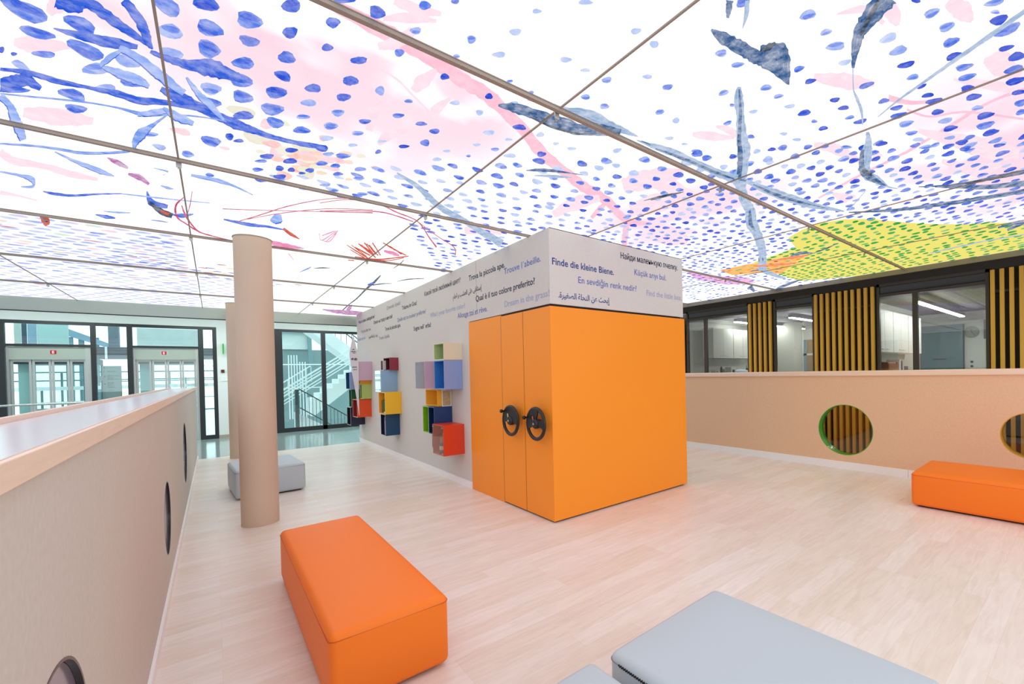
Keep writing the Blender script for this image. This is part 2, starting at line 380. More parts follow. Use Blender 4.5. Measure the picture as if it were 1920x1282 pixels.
# ------------------------------------------------------------------ drawing of the printed ceiling, in millimetres on the ceiling plane
STROKES = """
P 384 2008 390 1940 599 2057 601 1944 723 2071 721 1960 837 2091 835 1984 977 2140 970 2033 1117 2171 1111 2059 1404 2317 1398 2212 1707 2521 1688 2398 2008 2653 1965 2516 2255 2762 2190 2607 2599 2864 2529 2714 3115 3109 3013 2964 3324 2971 3255 2904
P 2536 2762 2608 2801 2602 2963 2686 3009 2702 3170 2758 3200
P 3043 3053 3094 3041 3275 3328 3343 3307 3639 3711 3695 3690
p 597 2248 597 2238 710 2287 711 2268 814 2367 816 2348 932 2456 933 2439
p 589 2122 572 2084 657 2053 614 1992 683 1924 652 1897
p 718 2443 739 2464 668 2625 725 2655 708 2860 743 2855
p 900 2701 911 2724 800 2796 851 2893 799 2979 825 3009
p 825 2081 845 2097 782 2192 846 2241 786 2307 819 2331
p 966 2250 978 2260 926 2387 983 2418 963 2529 989 2531
p 562 1827 560 1776 650 1821 641 1758 728 1765 722 1740
p 556 1938 549 1913 638 1882 622 1826 727 1808 721 1791
p 2448 3390 2332 3275 2497 3088 2282 2879 2530 2831 2424 2728
p 2572 2573 2370 2411 2674 2405 2379 2181 2716 2078 2584 1991
p 2983 2905 2763 2723 3127 2673 2780 2426 3054 2291 2928 2216
p 1999 4361 1900 4160 2145 4251 1988 3920 2314 4169 2251 4030
P 3270 264 3311 263 3280 415 3316 415 3389 590 3437 590 3576 873 3624 877 3725 1208 3771 1216 3946 1607 3990 1617
P 3026 734 3003 725 3219 665 3196 659 3326 521 3296 516 3701 309 3667 305
P 2836 776 2771 751 2979 699 2933 687 3066 589 3039 585
p 1982 718 1970 715 2063 644 2018 623 2191 615 2177 601
p 2050 590 2044 548 2158 593 2157 541 2244 581 2248 566
p 2271 417 2233 382 2400 403 2342 348 2472 366 2459 353
p 2848 375 2808 367 3006 353 2825 293 3166 293 3093 260
p 2898 500 2877 494 3099 420 3005 401 3306 314 3178 295
p 2331 963 2281 937 2552 879 2420 824 2629 779 2588 765
p 2287 1683 2246 1648 2426 1643 2336 1575 2520 1531 2496 1515
p 2310 1529 2293 1512 2441 1527 2385 1467 2588 1510 2572 1492
p 3436 1040 3406 996 3587 1066 3537 998
p 3368 759 3310 739 3762 661 3561 607 4209 532 3850 464 4359 393 4182 369
p 2635 2356 2520 2236 2802 2383 2597 2138 3106 2400 2925 2200 3443 2357 3287 2217
p 3297 2586 3149 2491 3454 2348 3076 2133 3397 2089 3257 2015
p 3024 1256 2968 1226 3255 1207 3116 1131 3524 1145 3466 1112
p 3979 1505 3936 1482 4261 1516 4041 1429 4202 1396 4144 1379
p 4005 765 3925 743 4528 645 4218 597 4435 491 4278 484
p 3360 3045 3248 2864 3920 3353 3518 2906 4188 3186 3921 2956
p -453 2741 -464 2723 -421 2691 -432 2607 -381 2609 -380 2556
p -618 3081 -602 3017 -558 3095 -522 2925 -442 2963 -434 2921
p -1000 4605 -957 4477 -976 4764 -930 4591 -850 4730 -821 4603 -742 4815 -708 4654 -604 4793 -590 4709
p -1210 5575 -1176 5439 -1117 5560 -1101 5491 -1034 5602 -1024 5559
p -754 3871 -723 3738 -638 3894 -583 3625 -485 3756 -467 3654
B -349 2584 -320 2505 -306 2633 -280 2558 -265 2674 -242 2604 -212 2712 -198 2666 -172 2737 -167 2722
B -238 2480 -217 2431 -212 2563 -183 2500 -201 2642 -169 2587 -188 2727 -169 2694 -172 2743 -168 2735
B -465 2833 -462 2823 -425 2849 -413 2799 -363 2857 -344 2767 -291 2834 -276 2743 -221 2781 -215 2741
B -183 2780 -176 2749 -130 2808 -119 2745 -68 2818 -58 2732 11 2821 25 2660 60 2806 75 2674 124 2783 131 2704 172 2752 173 2729
B -717 3365 -708 3330 -631 3334 -617 3277 -549 3345 -534 3281 -439 3315 -430 3271 -346 3312 -331 3235 -264 3327 -251 3237 -153 3254 -146 3185 -33 3217 -30 3189
B -173 3112 -162 3061 -114 3197 -90 3064 -40 3218 -22 3107 27 3256 42 3155 118 3319 131 3181 207 3318 213 3229 311 3324 311 3258 441 3310 437 3242 567 3275 560 3201
B -753 3530 -735 3450 -710 3530 -679 3371 -660 3463 -624 3328 -622 3477 -604 3423
B -773 3616 -752 3530 -728 3572 -718 3531
B -948 5300 -941 5268 -905 5342 -889 5263 -804 5304 -794 5238 -649 5141 -642 5091 -511 5010 -508 4986
B 98 5276 100 5229 215 5338 216 5226 303 5363 300 5233 406 5301 403 5220 554 5303 551 5253
B -360 4831 -352 4812 -372 5207 -335 5025 -265 5201 -253 5076
B -746 5770 -741 5738 -688 5843 -668 5711 -631 5792 -627 5759
B -243 5382 -241 5351 -185 5433 -180 5282 -104 5259 -104 5230
B -434 2667 -408 2566 -399 2667 -371 2548 -358 2640 -338 2555
c -778 3639 -773 3621 -656 3578 -651 3555 -487 3491 -483 3467 -359 3453 -355 3428 -257 3469 -250 3407 -149 3368 -147 3338 -24 3289 -23 3271 84 3260 85 3242
c -948 4403 -940 4369 -799 4323 -790 4281 -694 4297 -683 4245 -606 4288 -596 4227 -493 4194 -487 4144 -364 4051 -364 4009 -319 3896 -340 3855 -273 3748 -297 3663 -233 3593 -240 3549 -156 3366 -159 3355
b -288 2852 -272 2790 -244 2883 -223 2811 -194 2970 -166 2873 -151 3045 -123 2942 -91 3101 -73 3027
b -359 3051 -351 3018 -324 3099 -303 3004 -266 3123 -242 3012 -214 3122 -203 3072
b -71 2901 -63 2883 -38 3050 -18 2991 4 3153 28 3070 70 3260 78 3229
b -804 3712 -761 3608 -790 3788 -756 3717 -815 3945 -764 3856 -834 4111 -780 4015 -846 4275 -808 4206
b -726 4347 -720 4325 -666 4474 -650 4409 -583 4605 -556 4480 -503 4615 -498 4589
b -92 4278 -88 4229 32 4297 38 4206 139 4322 142 4270 264 4431 265 4409
b -511 5011 -508 4985 -275 4949 -272 4911 6 4844 6 4825
b -1078 4985 -1066 4941 -1003 5004 -986 4937 -965 5089 -924 4963 -977 5175 -981 5233 -1039 5235 -1046 5273
b 428 5077 419 5006 483 5134 441 4823 513 5010 484 4807
b -279 4273 -277 4258 -214 4296 -206 4261 -240 4364 -238 4378
b -268 4627 -265 4605 -234 4675 -227 4607 -200 4652 -198 4634
b -678 5608 -674 5585 -603 5602 -595 5541 -512 5529 -510 5506
b -359 3043 -365 3016 -308 2931 -315 2891 -273 2844 -276 2825
b -284 3491 -280 3432 -195 3404 -193 3321 -136 3301 -136 3274
b -175 3303 -168 3276 -133 3419 -109 3300 -60 3426 -51 3363
V -492 4255 -488 4238 -466 4350 -444 4251 -414 4393 -404 4346
V -425 4518 -417 4467 -379 4584 -355 4458 -335 4665 -324 4615
K -370 5116 -359 5069 -327 5404 -297 5226 -255 5488 -234 5323
O -316 5350 -307 5278 -271 5422 -258 5317
O -1109 6068 -1079 5983 -1141 6319 -1067 6118 -1143 6441 -1100 6335
K -1119 6179 -1102 6115 -1108 6292 -1086 6208
O 538 5280 541 5206 622 5465 624 5351 708 5553 708 5527
M 442 5840 442 5743 578 6039 566 5779 726 5972 715 5844 798 5924 795 5892
R -96 4616 -92 4615 -121 4995 -116 4997 -155 5369 -151 5372
R -148 4795 -145 4806 -212 5058 -200 5070 -221 5438 -209 5399 -164 5634 -158 5588 -54 5897 -50 5851 164 6017 164 5986
R 88 4946 87 4925 308 4809 307 4789 619 4602 617 4583 1101 4283 1095 4259
R 199 5265 196 5244 349 4923 345 4898 526 4507 522 4485 766 4126 763 4110 1027 3984 1023 3968
R 260 5139 258 5118 471 4789 468 4770 765 4419 762 4401 1083 4208 1078 4190
R -173 5045 -166 5027 -159 5391 -147 5350 -88 5829 -82 5788 17 5929 19 5901
M 831 5206 835 5195 896 5470 890 5433 945 5128 938 5108 959 5003 966 5016 934 5457 943 5481
L 167 3388 173 3290 235 3428 237 3277 315 3357 313 3290
L 304 3551 301 3405 378 3552 370 3369
L 470 3599 473 3484 559 3692 560 3511
L 90 3131 93 3075 147 3140 152 3028 209 3111 211 3071
L 408 3360 408 3278 487 3412 479 3256 560 3347 553 3277
L 521 3817 508 3733 588 3778 562 3630
L 232 3145 235 3116 273 3221 285 3121
L 525 3427 529 3322 601 3503 604 3371
L 373 3909 372 3818 458 3940 453 3801
L 517 3149 513 3105 565 3142 557 3073
S 1200 2162 1191 2142 1286 2160 1254 2079 1413 2149 1376 2057 1554 2144 1500 2028 1698 2121 1636 2014 1800 2057 1757 1994 1886 1997 1878 1986
s 1294 2018 1286 2000 1383 1998 1366 1961 1513 1983 1488 1936 1652 1956 1606 1870 1834 1957 1790 1876 1984 1916 1964 1885 2024 1900 2019 1894
S 1613 2002 1600 1977 1772 1982 1744 1937 1918 1953 1882 1901
K 1388 2144 1384 2132 1556 2154 1546 2132 1704 2115 1692 2098 1826 2015 1821 2009
s 2049 1935 2043 1926 2223 1939 2186 1890 2397 1926 2350 1869 2597 1917 2545 1858
S 2077 1921 2073 1914 2258 1924 2245 1906 2591 1910 2574 1891
S 1727 2725 1721 2716 1820 2672 1789 2622 1934 2600 1914 2569 2094 2527 2090 2521
s 1818 2760 1810 2747 1944 2701 1913 2656 2053 2614 2044 2602
s 1022 3336 1021 3314 1222 3518 1215 3429 1534 3856 1513 3717 1915 4110 1875 3959 2511 4566 2418 4300
K 2813 2586 2805 2579 2877 2430 2841 2404 2935 2257 2923 2249
R 701 4302 698 4286 863 4081 860 4065 1082 4041 1078 4018 1262 4146 1258 4116 1489 4275 1486 4251 1756 4711 1755 4681 1945 5012 1942 4972
R 734 4517 730 4492 967 4323 962 4298 1187 4220 1180 4190 1456 4302 1450 4276
R 1489 4272 1486 4254 1786 4585 1782 4564 2101 4889 2097 4860 2248 5207 2256 5192
O 1137 5496 1135 5469 1328 5787 1322 5727 1518 6042 1513 5997
O 1176 5466 1175 5440 1430 5901 1426 5851
O 1226 5378 1224 5344 1355 5597 1349 5508 1532 5888 1529 5849
O 1263 5295 1264 5260 1466 5736 1466 5696
O 1294 5328 1293 5290 1525 5762 1522 5717
O 1331 5241 1333 5211 1545 5741 1546 5705
O 1229 5552 1224 5505 1452 5833 1443 5759
O 1422 5176 1418 5142 1605 5395 1596 5338 1790 5565 1782 5524
O 1322 5974 1316 5939 1583 5969 1565 5898 1826 5582 1811 5540
O 1401 5984 1394 5949 1668 5979 1654 5931 1804 5687 1792 5655
O 1257 5419 1253 5367 1446 5714 1438 5627
O 1324 5369 1326 5314 1488 5732 1488 5669
O 1209 5675 1206 5646 1423 5977 1417 5923
O 1520 5270 1516 5235 1729 5548 1722 5500
M 1529 5528 1512 5446 1642 5620 1606 5452 1730 5637 1711 5551
M 874 5283 867 5252 939 5064 932 5033 958 5079 967 5088 959 5435 968 5465 897 5433 901 5461
K 2206 11485 2161 11335 2098 10112 2066 10015 2049 9169 2014 9071 1968 8199 1925 8092 1926 7495 1876 7382 1852 6865 1832 6826
V 1792 11055 1769 10898 2088 11442 1992 10864 2446 11620 2292 10849 2700 11360 2611 10972
V 2336 11461 2249 11223 2252 10646 2136 10353 2133 9966 2112 9916
K 2161 7159 2152 7132 2264 6915 2241 6846 2418 6731 2406 6697
K 1950 7698 1922 7598 2042 7501 2020 7423 2140 7368 2132 7339
c 919 7283 915 7261 976 7055 959 6973 996 6859 988 6827
K 1036 6908 1032 6885 1112 6861 1101 6793 1197 6779 1192 6748
K 1863 6310 1853 6288 1866 6052 1847 6015 1837 5789 1826 5770
B 1895 7754 1855 7626 1921 7499 1882 7378
O 1296 6203 1287 6151 1362 6192 1352 6140
O 684 6250 686 6232 775 6578 776 6564
S 1643 1104 1638 1093 1735 1118 1705 1068 1848 1108 1805 1047 1962 1093 1917 1030 2052 1078 2017 1030 2163 1065 2140 1021 2256 1063 2256 1057
S 2031 1068 1947 1061 2052 1031 1901 1002 2028 1033 1953 938 2077 1036 2090 969 2172 1048 2187 1014 2262 1061 2265 1056
K 1927 1030 1915 1025 1953 1004 1911 995 1934 959 1919 957
S 1558 971 1583 956 1596 998 1618 986 1634 1021 1645 1015
s 1617 925 1633 914 1675 963 1692 954 1738 1009 1741 1008
S 1976 559 2099 540 2033 632 2148 614 2112 697 2187 676 2221 746 2261 726 2378 801 2392 793
K 2020 584 2045 577 2102 652 2129 645 2171 699 2188 694
s 2383 799 2388 795 2563 858 2566 854 2666 881 2669 867 2831 911 2837 899 2987 951 2989 948
s 3094 966 3105 952 3228 1013 3270 986 3369 1087 3458 1044 3619 1173 3670 1120 3846 1220 3738 1137 4039 1184 3930 1129 4191 1153 4156 1138 4290 1112 4269 1105
S 3310 1064 3333 1051 3488 1137 3515 1110 3745 1206 3704 1154 3971 1195 3888 1150 4139 1154 4123 1146
K 3692 1189 3641 1165 3836 1165 3758 1131
s 2070 1235 2085 1224 2145 1301 2182 1268 2313 1391 2344 1357 2473 1489 2513 1441 2657 1594 2719 1536 2821 1698 2904 1657 3043 1854 3141 1814
S 2091 1243 2098 1237 2280 1355 2294 1343 2547 1527 2566 1512 2772 1661 2801 1639 3046 1840 3080 1821
s 3071 1885 3098 1795 3451 2059 3450 1975 3744 2182 3744 2082 4129 2389 4115 2260 4637 2586 4610 2466 5292 2902 5340 2817 5985 3298 6111 3229
S 3738 2140 3751 2124 4112 2351 4113 2312 4369 2434 4350 2405
S 3058 1855 3032 1835 3164 1829 3130 1805
K 5438 2986 5441 2978 6023 3290 6027 3271
K 5481 2954 5485 2946 6068 3257 6074 3238
S 6102 3472 6058 3448 6225 3355 6112 3290 6600 3365 6557 3339
s 2181 1943 2142 1895 2370 1906 2324 1850 2636 1914 2579 1848 2929 1917 2838 1830 3133 1903 3011 1801
S 2219 1932 2209 1919 2502 1906 2482 1882 2793 1897 2764 1868 3061 1868 3037 1848
s 3169 1836 3125 1798 3511 1851 3386 1759 3851 1813 3697 1718 4179 1747 4031 1671 4503 1600 4471 1586
S 3260 1824 3241 1809 3630 1822 3575 1784 3942 1764 3894 1737 4294 1664 4277 1656
s 2534 184 2565 179 2593 290 2632 285 2666 419 2704 417 2756 570 2785 569 2858 737 2879 737 2958 861 2966 861
S 4651 342 4756 346 4598 518 4705 526 4579 680 4651 689 4494 842 4541 850 4364 984 4387 989
S 4939 363 5096 372 4782 608 4911 623 4568 794 4652 809 4470 898 4499 903
S 5153 380 5282 385 5084 649 5216 661 4962 949 5081 968 4803 1265 4891 1287 4539 1571 4574 1583
K 4728 346 4757 348 4627 588 4675 593 4510 860 4528 863
s 4501 1555 4478 1553 4133 1301 4118 1300
K 2852 2542 2820 2517 2893 2420 2852 2392 2931 2280 2915 2270
S 7451 4310 7281 4225 7478 4279 7118 4039 7806 4396 7686 4291
S 8204 4229 8110 4190 7851 3861 7592 3754 7434 3338 7317 3293
s 6328 3422 6072 3257 6746 3448 6513 3309 7148 3449 7017 3375
S 6416 742 6328 734 6392 536 6286 530
S 6637 688 6501 682 6455 539 6328 536
s 7110 1485 7050 1475 6984 998 6917 991 6993 588 6942 585
S 5744 2697 5672 2668 5728 2567 5588 2509 5824 2434 5788 2419
K 5824 2433 5788 2421 5723 2221 5657 2201 5599 2082 5578 2076
s 5619 3091 5692 3010 6160 3380 6234 3295
Q 5739 3020 5689 2995 5855 2749 5730 2695 5857 2507 5821 2492
Q 5832 3281 5779 3252 6085 3063 5948 2996 6176 2772 6134 2754"""
PATCHES = """
Y 4892 2322 4726 2092 4657 1896 4733 1682 4946 1501 5236 1380 5582 1203 5885 989 6080 776 6469 477 8336 618 8161 973 8219 1334 8224 1722 8284 2066 8039 2621 7696 2998 7474 3360 6754 3327 6111 3218 5616 3159 5459 2684 5338 2449
A 5660 3726 5648 3248 5792 2982 5733 2663 5841 2442 5984 2686 6253 2941 6671 3286 6317 3441 6106 3791
M2 5308 4073 6028 3949 6481 3731 6967 3882 6745 4282 5943 4330"""
DOTS = """
1 -522 2763 51 24 -22 66
2 -377 2593 52 -33 -11 58
1 -377 2733 40 17 -17 57
1 -521 2908 49 -6 -12 45
1 -534 3078 38 -23 -6 32
1 -390 2929 50 26 -18 65
0 -382 3077 48 -40 -8 58
0 -261 2912 43 -5 -11 56
1 -263 3085 48 -16 -11 71
1 -508 3423 45 2 -14 64
1 -521 3587 41 -11 -12 57
0 -376 3257 43 -36 -6 52
1 -103 2394 34 16 -15 56
0 -105 2556 38 -7 -9 56
2 10 2279 40 -11 -5 46
1 20 2429 40 8 -11 56
1 15 2587 35 19 -14 68
0 -107 2724 36 3 -9 52
1 141 2273 40 -10 -4 57
2 148 2415 34 -8 -3 40
1 136 2601 39 -23 0 51
1 133 2761 43 -6 -4 65
1 143 2917 41 -4 -3 65
2 261 2085 29 -24 5 40
2 275 2248 24 -20 4 38
2 282 2433 31 -7 -1 48
2 284 2594 33 8 -4 42
2 272 2768 41 -24 3 60
1 272 2951 49 -28 3 66
2 156 3120 44 -35 2 51
1 295 3096 39 8 -3 66
1 422 3093 41 -23 4 45
0 412 2763 33 -20 3 36
0 407 2931 30 -24 3 27
2 410 2610 32 -26 6 38
2 402 2073 21 -17 6 31
3 411 2248 19 -15 4 24
2 536 2249 29 -24 6 27
2 540 2428 29 -23 8 39
2 542 2593 29 -24 7 37
0 548 2769 27 -23 7 37
0 544 2940 31 -25 7 39
2 682 2768 26 -22 6 28
0 681 2926 26 -21 6 29
1 19 3578 47 3 -6 74
2 103 3442 18 6 -4 51
2 147 3468 24 -19 1 27
0 -95 3872 29 5 -7 62
0 -223 3861 30 5 -6 48
3 418 3583 36 -29 5 47
3 440 3731 20 -16 5 42
2 376 3754 22 -17 5 51
2 291 4038 38 -5 1 64
3 390 3906 36 -28 4 46
3 405 3406 32 -25 4 35
2 294 3600 35 -28 3 46
1 270 3701 31 -25 2 32
2 504 3745 20 -16 3 26
2 541 3660 25 -20 6 41
1 585 3492 31 -25 6 39
1 261 3868 30 -23 2 40
0 596 3319 28 -23 6 31
1 664 3472 27 -21 6 35
2 702 3602 28 -23 6 33
0 683 3281 33 -26 7 35
1 806 3427 32 -26 8 35
0 835 3593 32 -25 8 34
0 667 3870 32 -25 5 33
0 562 4033 36 -28 5 35
0 925 3884 35 -27 10 40
1 814 4030 32 -25 7 37
0 21 2932 39 -13 -4 63
1 21 3081 41 -13 -4 60
2 -633 3156 11 -9 -3 18
2 -666 3151 11 -9 -7 31
0 -633 3252 20 29 -13 39
0 -256 3697 41 -21 -3 36
1 -710 3541 51 -42 -8 40
1 10 4174 24 -3 -2 39
2 525 1906 28 -5 2 38
1 401 2077 21 -17 6 31
1 659 1751 19 -15 8 22
1 743 1657 12 -10 5 13
0 675 1904 18 -15 7 21
2 409 2249 18 -14 5 26
2 535 2250 28 -23 5 25
1 663 2081 17 -14 8 26
0 878 1801 15 -13 10 23
-1 1002 1643 20 -17 10 18
-1 1014 1808 23 -19 9 17
-1 1269 1641 21 -17 12 15
-1 1013 1494 15 -12 7 10
-1 1137 1335 22 -18 9 10
-1 1397 1312 14 -19 15 11
-1 1518 1313 14 -12 15 13
-1 1653 1480 20 -16 13 12
0 1791 1469 16 -23 19 13
-1 1384 1639 19 -15 8 11
0 1513 1626 15 -21 18 16
0 1518 1798 19 -16 15 18
0 1649 1796 20 -16 18 20
0 1928 1640 13 -19 21 15
-1 2069 1636 12 -18 23 15
2 538 2430 28 -23 8 39
0 672 2420 18 -14 11 41
2 541 2599 28 -23 6 32
0 546 2768 25 -21 6 34
1 811 2419 18 -14 6 17
3 883 2110 17 -14 9 24
-1 1007 2278 21 -17 9 20
-1 1148 2278 16 -13 12 25
3 1121 2114 15 -13 12 23
2 682 2768 24 -20 6 25
1 810 2590 26 -21 7 26
2 936 2592 27 -21 8 22
2 1027 2621 23 -19 11 30
3 1396 2268 35 -20 14 27
-1 1284 2433 27 -22 14 26
-1 1537 2259 15 -22 17 21
3 1676 2455 24 -20 20 29
2 1031 2789 23 -18 15 40
3 942 2916 27 -22 7 23
0 680 2933 27 -21 6 26
-1 817 2936 22 -18 5 18
-1 690 3099 23 -18 5 25
-1 1290 2611 19 -16 9 18
0 1409 2590 21 -17 12 22
-1 1415 2427 18 -15 9 14
-1 1790 2273 24 -19 13 17
-1 1673 2285 16 -13 11 16
-1 1525 2604 33 -26 14 25
0 1312 2778 13 -10 8 18
-1 1168 2955 25 -20 10 26
-1 1176 2804 19 -15 7 17
-1 2039 2105 12 -30 24 19
0 869 1940 13 -10 5 12
0 1145 1938 12 -10 5 10
0 1273 1947 13 -10 7 12
-1 1253 2078 16 -12 7 13
0 542 2942 31 -25 8 44
-1 552 3104 30 -24 6 37
3 552 3262 30 -24 8 47
1 669 3292 33 -26 8 42
2 836 3088 11 -28 11 24
2 410 1927 34 -29 3 16
0 1884 796 11 -28 29 6
0 2042 787 7 -21 21 4
0 2165 794 23 -32 31 9
0 2276 461 2 -26 30 0
0 2420 438 1 -27 33 0
1 2547 447 0 -29 37 0
3 2672 459 -2 -29 30 0
-1 2295 622 3 -33 33 2
0 2423 618 8 -34 36 4
3 2564 623 14 -33 28 4
1 2810 442 13 -33 33 2
1 2918 449 13 -35 33 2
3 2547 284 6 -28 38 -1
1 2651 269 -3 -42 40 -2
3 2796 289 10 -26 26 0
3 2913 264 11 -30 43 1
2 3029 284 13 -35 41 0
3 3158 292 12 -37 42 1
0 2410 282 15 -29 26 0
3 3038 465 16 -26 38 4
1 2185 971 7 -24 23 6
3 2323 975 11 -24 23 6
0 2195 1146 16 -24 26 10
0 2316 1140 10 -23 21 7
2 2586 803 6 -33 28 4
-1 2312 809 11 -24 23 5
3 2823 621 3 -24 21 1
0 2700 627 10 -24 28 4
3 2590 958 14 -21 24 7
3 2708 956 15 -24 26 7
2 2582 1119 11 -31 33 10
-1 2453 1143 16 -24 21 8
3 2838 1119 14 -24 27 9
0 2059 1311 7 -26 23 10
0 1797 1152 12 -21 24 11
0 1925 1147 17 -24 19 9
-1 2340 1300 13 -21 18 8
0 2327 1458 6 -26 22 9
0 2717 1121 15 -13 21 8
3 2943 618 15 -25 27 4
3 3035 610 12 -36 34 3
3 3160 460 10 -32 41 2
3 3181 623 16 -26 37 6
0 3312 465 14 -24 32 3
2 2945 763 10 -28 29 4
2 3046 778 12 -39 36 6
2 2812 788 9 -25 27 5
3 2935 945 10 -31 30 6
0 2840 969 8 -24 23 5
0 3181 777 10 -36 46 7
0 3332 614 8 -33 40 4
3 3462 616 8 -34 43 4
3 3450 450 9 -38 48 3
1 3590 469 9 -42 56 3
3 3728 460 6 -38 51 2
3 3302 292 18 -30 30 1
1 3444 296 -1 -27 46 -1
1 3571 307 5 -24 42 1
3 2836 1447 12 -23 25 10
-1 2707 1303 19 -15 18 10
-1 2843 1282 22 -18 21 9
3 3333 951 16 -30 37 8
0 3200 1116 29 -24 27 9
2 3331 1118 13 -24 31 9
0 3337 785 15 -28 35 6
-1 3469 779 31 -26 32 7
0 3624 775 16 -31 36 6
3 3740 605 15 -30 45 6
2 3867 608 4 -30 48 4
0 3603 641 14 -26 31 4
3 3989 452 13 -29 35 2
0 1794 1466 15 -21 20 13
0 1927 1636 14 -22 16 12
-1 2066 1632 15 -12 23 19
-1 1515 1312 16 -13 17 15
-1 2189 1787 21 -17 17 14
-1 2321 1771 17 -13 12 9
1 2447 1782 19 -16 15 11
1 2576 1450 19 -15 24 13
0 2192 1342 12 -10 15 9
1 1620 937 10 -23 24 7
3 2149 484 15 -12 17 4
0 2477 287 15 -13 17 1"""

# ------------------------------------------------------------------ places (metres)
ZC = 2.9585          # printed ceiling
XW = 2.5285          # long face of the kiosk wall
YK = 3.6075          # short face of the kiosk wall
XK2 = 4.6284         # far end of the short face
YK2 = 11.415         # far end of the long face
XL = -0.270          # inner face of the left half wall
XR = 6.941           # inner face of the right half wall
YG = 14.95           # glass front at the far end
XG = 9.20            # glazed wall of the rooms on the right

M_WOODRAIL = mat('oak_rail', (244, 216, 194), rough=0.38, noise_amt=0.10, noise_scale=6, stretch=(14, 1, 14))
M_RAILTOP = mat('glossy_rail_top', (226, 214, 220), rough=0.22, spec=0.6)
M_BOARD = mat('fibre_board', (206, 199, 190), rough=0.75, noise_amt=0.09, noise_scale=55, bump=0.15)
M_BOARD_R = mat('fibre_board_warm_lit', (234, 194, 158), rough=0.75, noise_amt=0.09, noise_scale=55, bump=0.15)  # same board as the left wall, warm ceiling light put into its colour
M_FELT = mat('grey_felt_wall', (214, 208, 203), rough=0.9, noise_amt=0.045, noise_scale=45)
M_SKIRT = mat('white_skirting', (250, 247, 246), rough=0.5)
M_ORANGE = mat('orange_laminate', (255, 152, 40), rough=0.45, spec=0.35)
M_LEATHER_O = mat('orange_leatherette', (254, 126, 30), rough=0.5, spec=0.35, bump=0.03, noise_scale=400)
M_LEATHER_G = mat('grey_leatherette', (190, 200, 207), rough=0.5, spec=0.35, bump=0.03, noise_scale=400)
M_SEAM_O = mat('orange_seam', (205, 86, 12), rough=0.6)
M_SEAM_G = mat('grey_seam', (120, 128, 140), rough=0.6)
M_DARK = mat('dark_plinth', (40, 32, 30), rough=0.8)
M_CONC = mat('column_concrete', (208, 183, 163), rough=0.7, noise_amt=0.08, noise_scale=3.0, stretch=(1, 1, 0.5), bump=0.05)
M_FRAME = mat('anthracite_frame', (34, 38, 42), rough=0.4)
M_STEEL = mat('brushed_steel', (188, 192, 190), rough=0.38, metal=0.75, noise_amt=0.05, noise_scale=4, stretch=(12, 1, 1))
M_WHITE = mat('white_paint', (236, 240, 238), rough=0.6)
M_SOFFIT = mat('grey_green_metal', (172, 182, 170), rough=0.28, metal=0.6)
M_FASCIA = mat('grey_fascia', (128, 122, 112), rough=0.5)
M_BAR = mat('ceiling_bar_metal', (160, 146, 136), rough=0.5)
M_GREYFLOOR = mat('grey_green_floor', (160, 176, 174), rough=0.12, spec=0.6, noise_amt=0.04, noise_scale=2)
M_GLASS = glass_mat('clear_glass')
M_GOLD = mat('golden_slat', (248, 192, 78), rough=0.45, spec=0.4, noise_amt=0.10, noise_scale=3, stretch=(3, 3, 0.3))
M_BLACK = mat('black_plastic', (30, 28, 30), rough=0.38)

# ------------------------------------------------------------------ floor
def floor_mat():
    m = bpy.data.materials.new('beech_parquet'); m.use_nodes = True
    nt = m.node_tree; b = nt.nodes['Principled BSDF']
    tc = nt.nodes.new('ShaderNodeTexCoord')
    br = nt.nodes.new('ShaderNodeTexBrick')
    br.offset = 0.37; br.offset_frequency = 3; br.squash = 1.0
    br.inputs['Scale'].default_value = 1.0
    br.inputs['Brick Width'].default_value = 0.92
    br.inputs['Row Height'].default_value = 0.125
    br.inputs['Mortar Size'].default_value = 0.0006
    br.inputs['Bias'].default_value = -0.1
    br.inputs['Color1'].default_value = (*lin((242, 232, 224)), 1)
    br.inputs['Color2'].default_value = (*lin((235, 219, 205)), 1)
    br.inputs['Mortar'].default_value = (*lin((224, 204, 186)), 1)
    nt.links.new(tc.outputs['Object'], br.inputs['Vector'])
    mp = nt.nodes.new('ShaderNodeMapping'); mp.inputs['Scale'].default_value = (1.1, 9, 1)
    nt.links.new(tc.outputs['Object'], mp.inputs['Vector'])
    nz = nt.nodes.new('ShaderNodeTexNoise'); nz.inputs['Scale'].default_value = 3.0; nz.inputs['Detail'].default_value = 7; nz.inputs['Distortion'].default_value = 1.2
    nt.links.new(mp.outputs[0], nz.inputs['Vector'])
    cr = nt.nodes.new('ShaderNodeValToRGB')
    cr.color_ramp.elements[0].position = 0.30; cr.color_ramp.elements[0].color = (0.92, 0.89, 0.87, 1)
    cr.color_ramp.elements[1].position = 0.62; cr.color_ramp.elements[1].color = (1, 1, 1, 1)
    nt.links.new(nz.outputs['Fac'], cr.inputs[0])
    mx = nt.nodes.new('ShaderNodeMix'); mx.data_type = 'RGBA'; mx.blend_type = 'MULTIPLY'; mx.inputs['Factor'].default_value = 1
    nt.links.new(br.outputs['Color'], mx.inputs['A']); nt.links.new(cr.outputs[0], mx.inputs['B'])
    nt.links.new(mx.outputs['Result'], b.inputs['Base Color'])
    b.inputs['Roughness'].default_value = 0.33
    b.inputs['Specular IOR Level'].default_value = 0.45
    return m
YF = 11.29
floor = struct(bx('floor', floor_mat(), None, -0.60, 7.20, -3.6, YF, -0.06, 0.0), 'pale beech plank floor between the two half walls')
struct(MB().box(-7.2, 7.2, YF, YG + 0.2, -0.06, 0.0).box(-7.2, -0.60, -3.6, YF, -0.06, 0.0).build('floor_corridor', M_GREYFLOOR), 'shiny grey green corridor floor in front of the lifts and glass door')

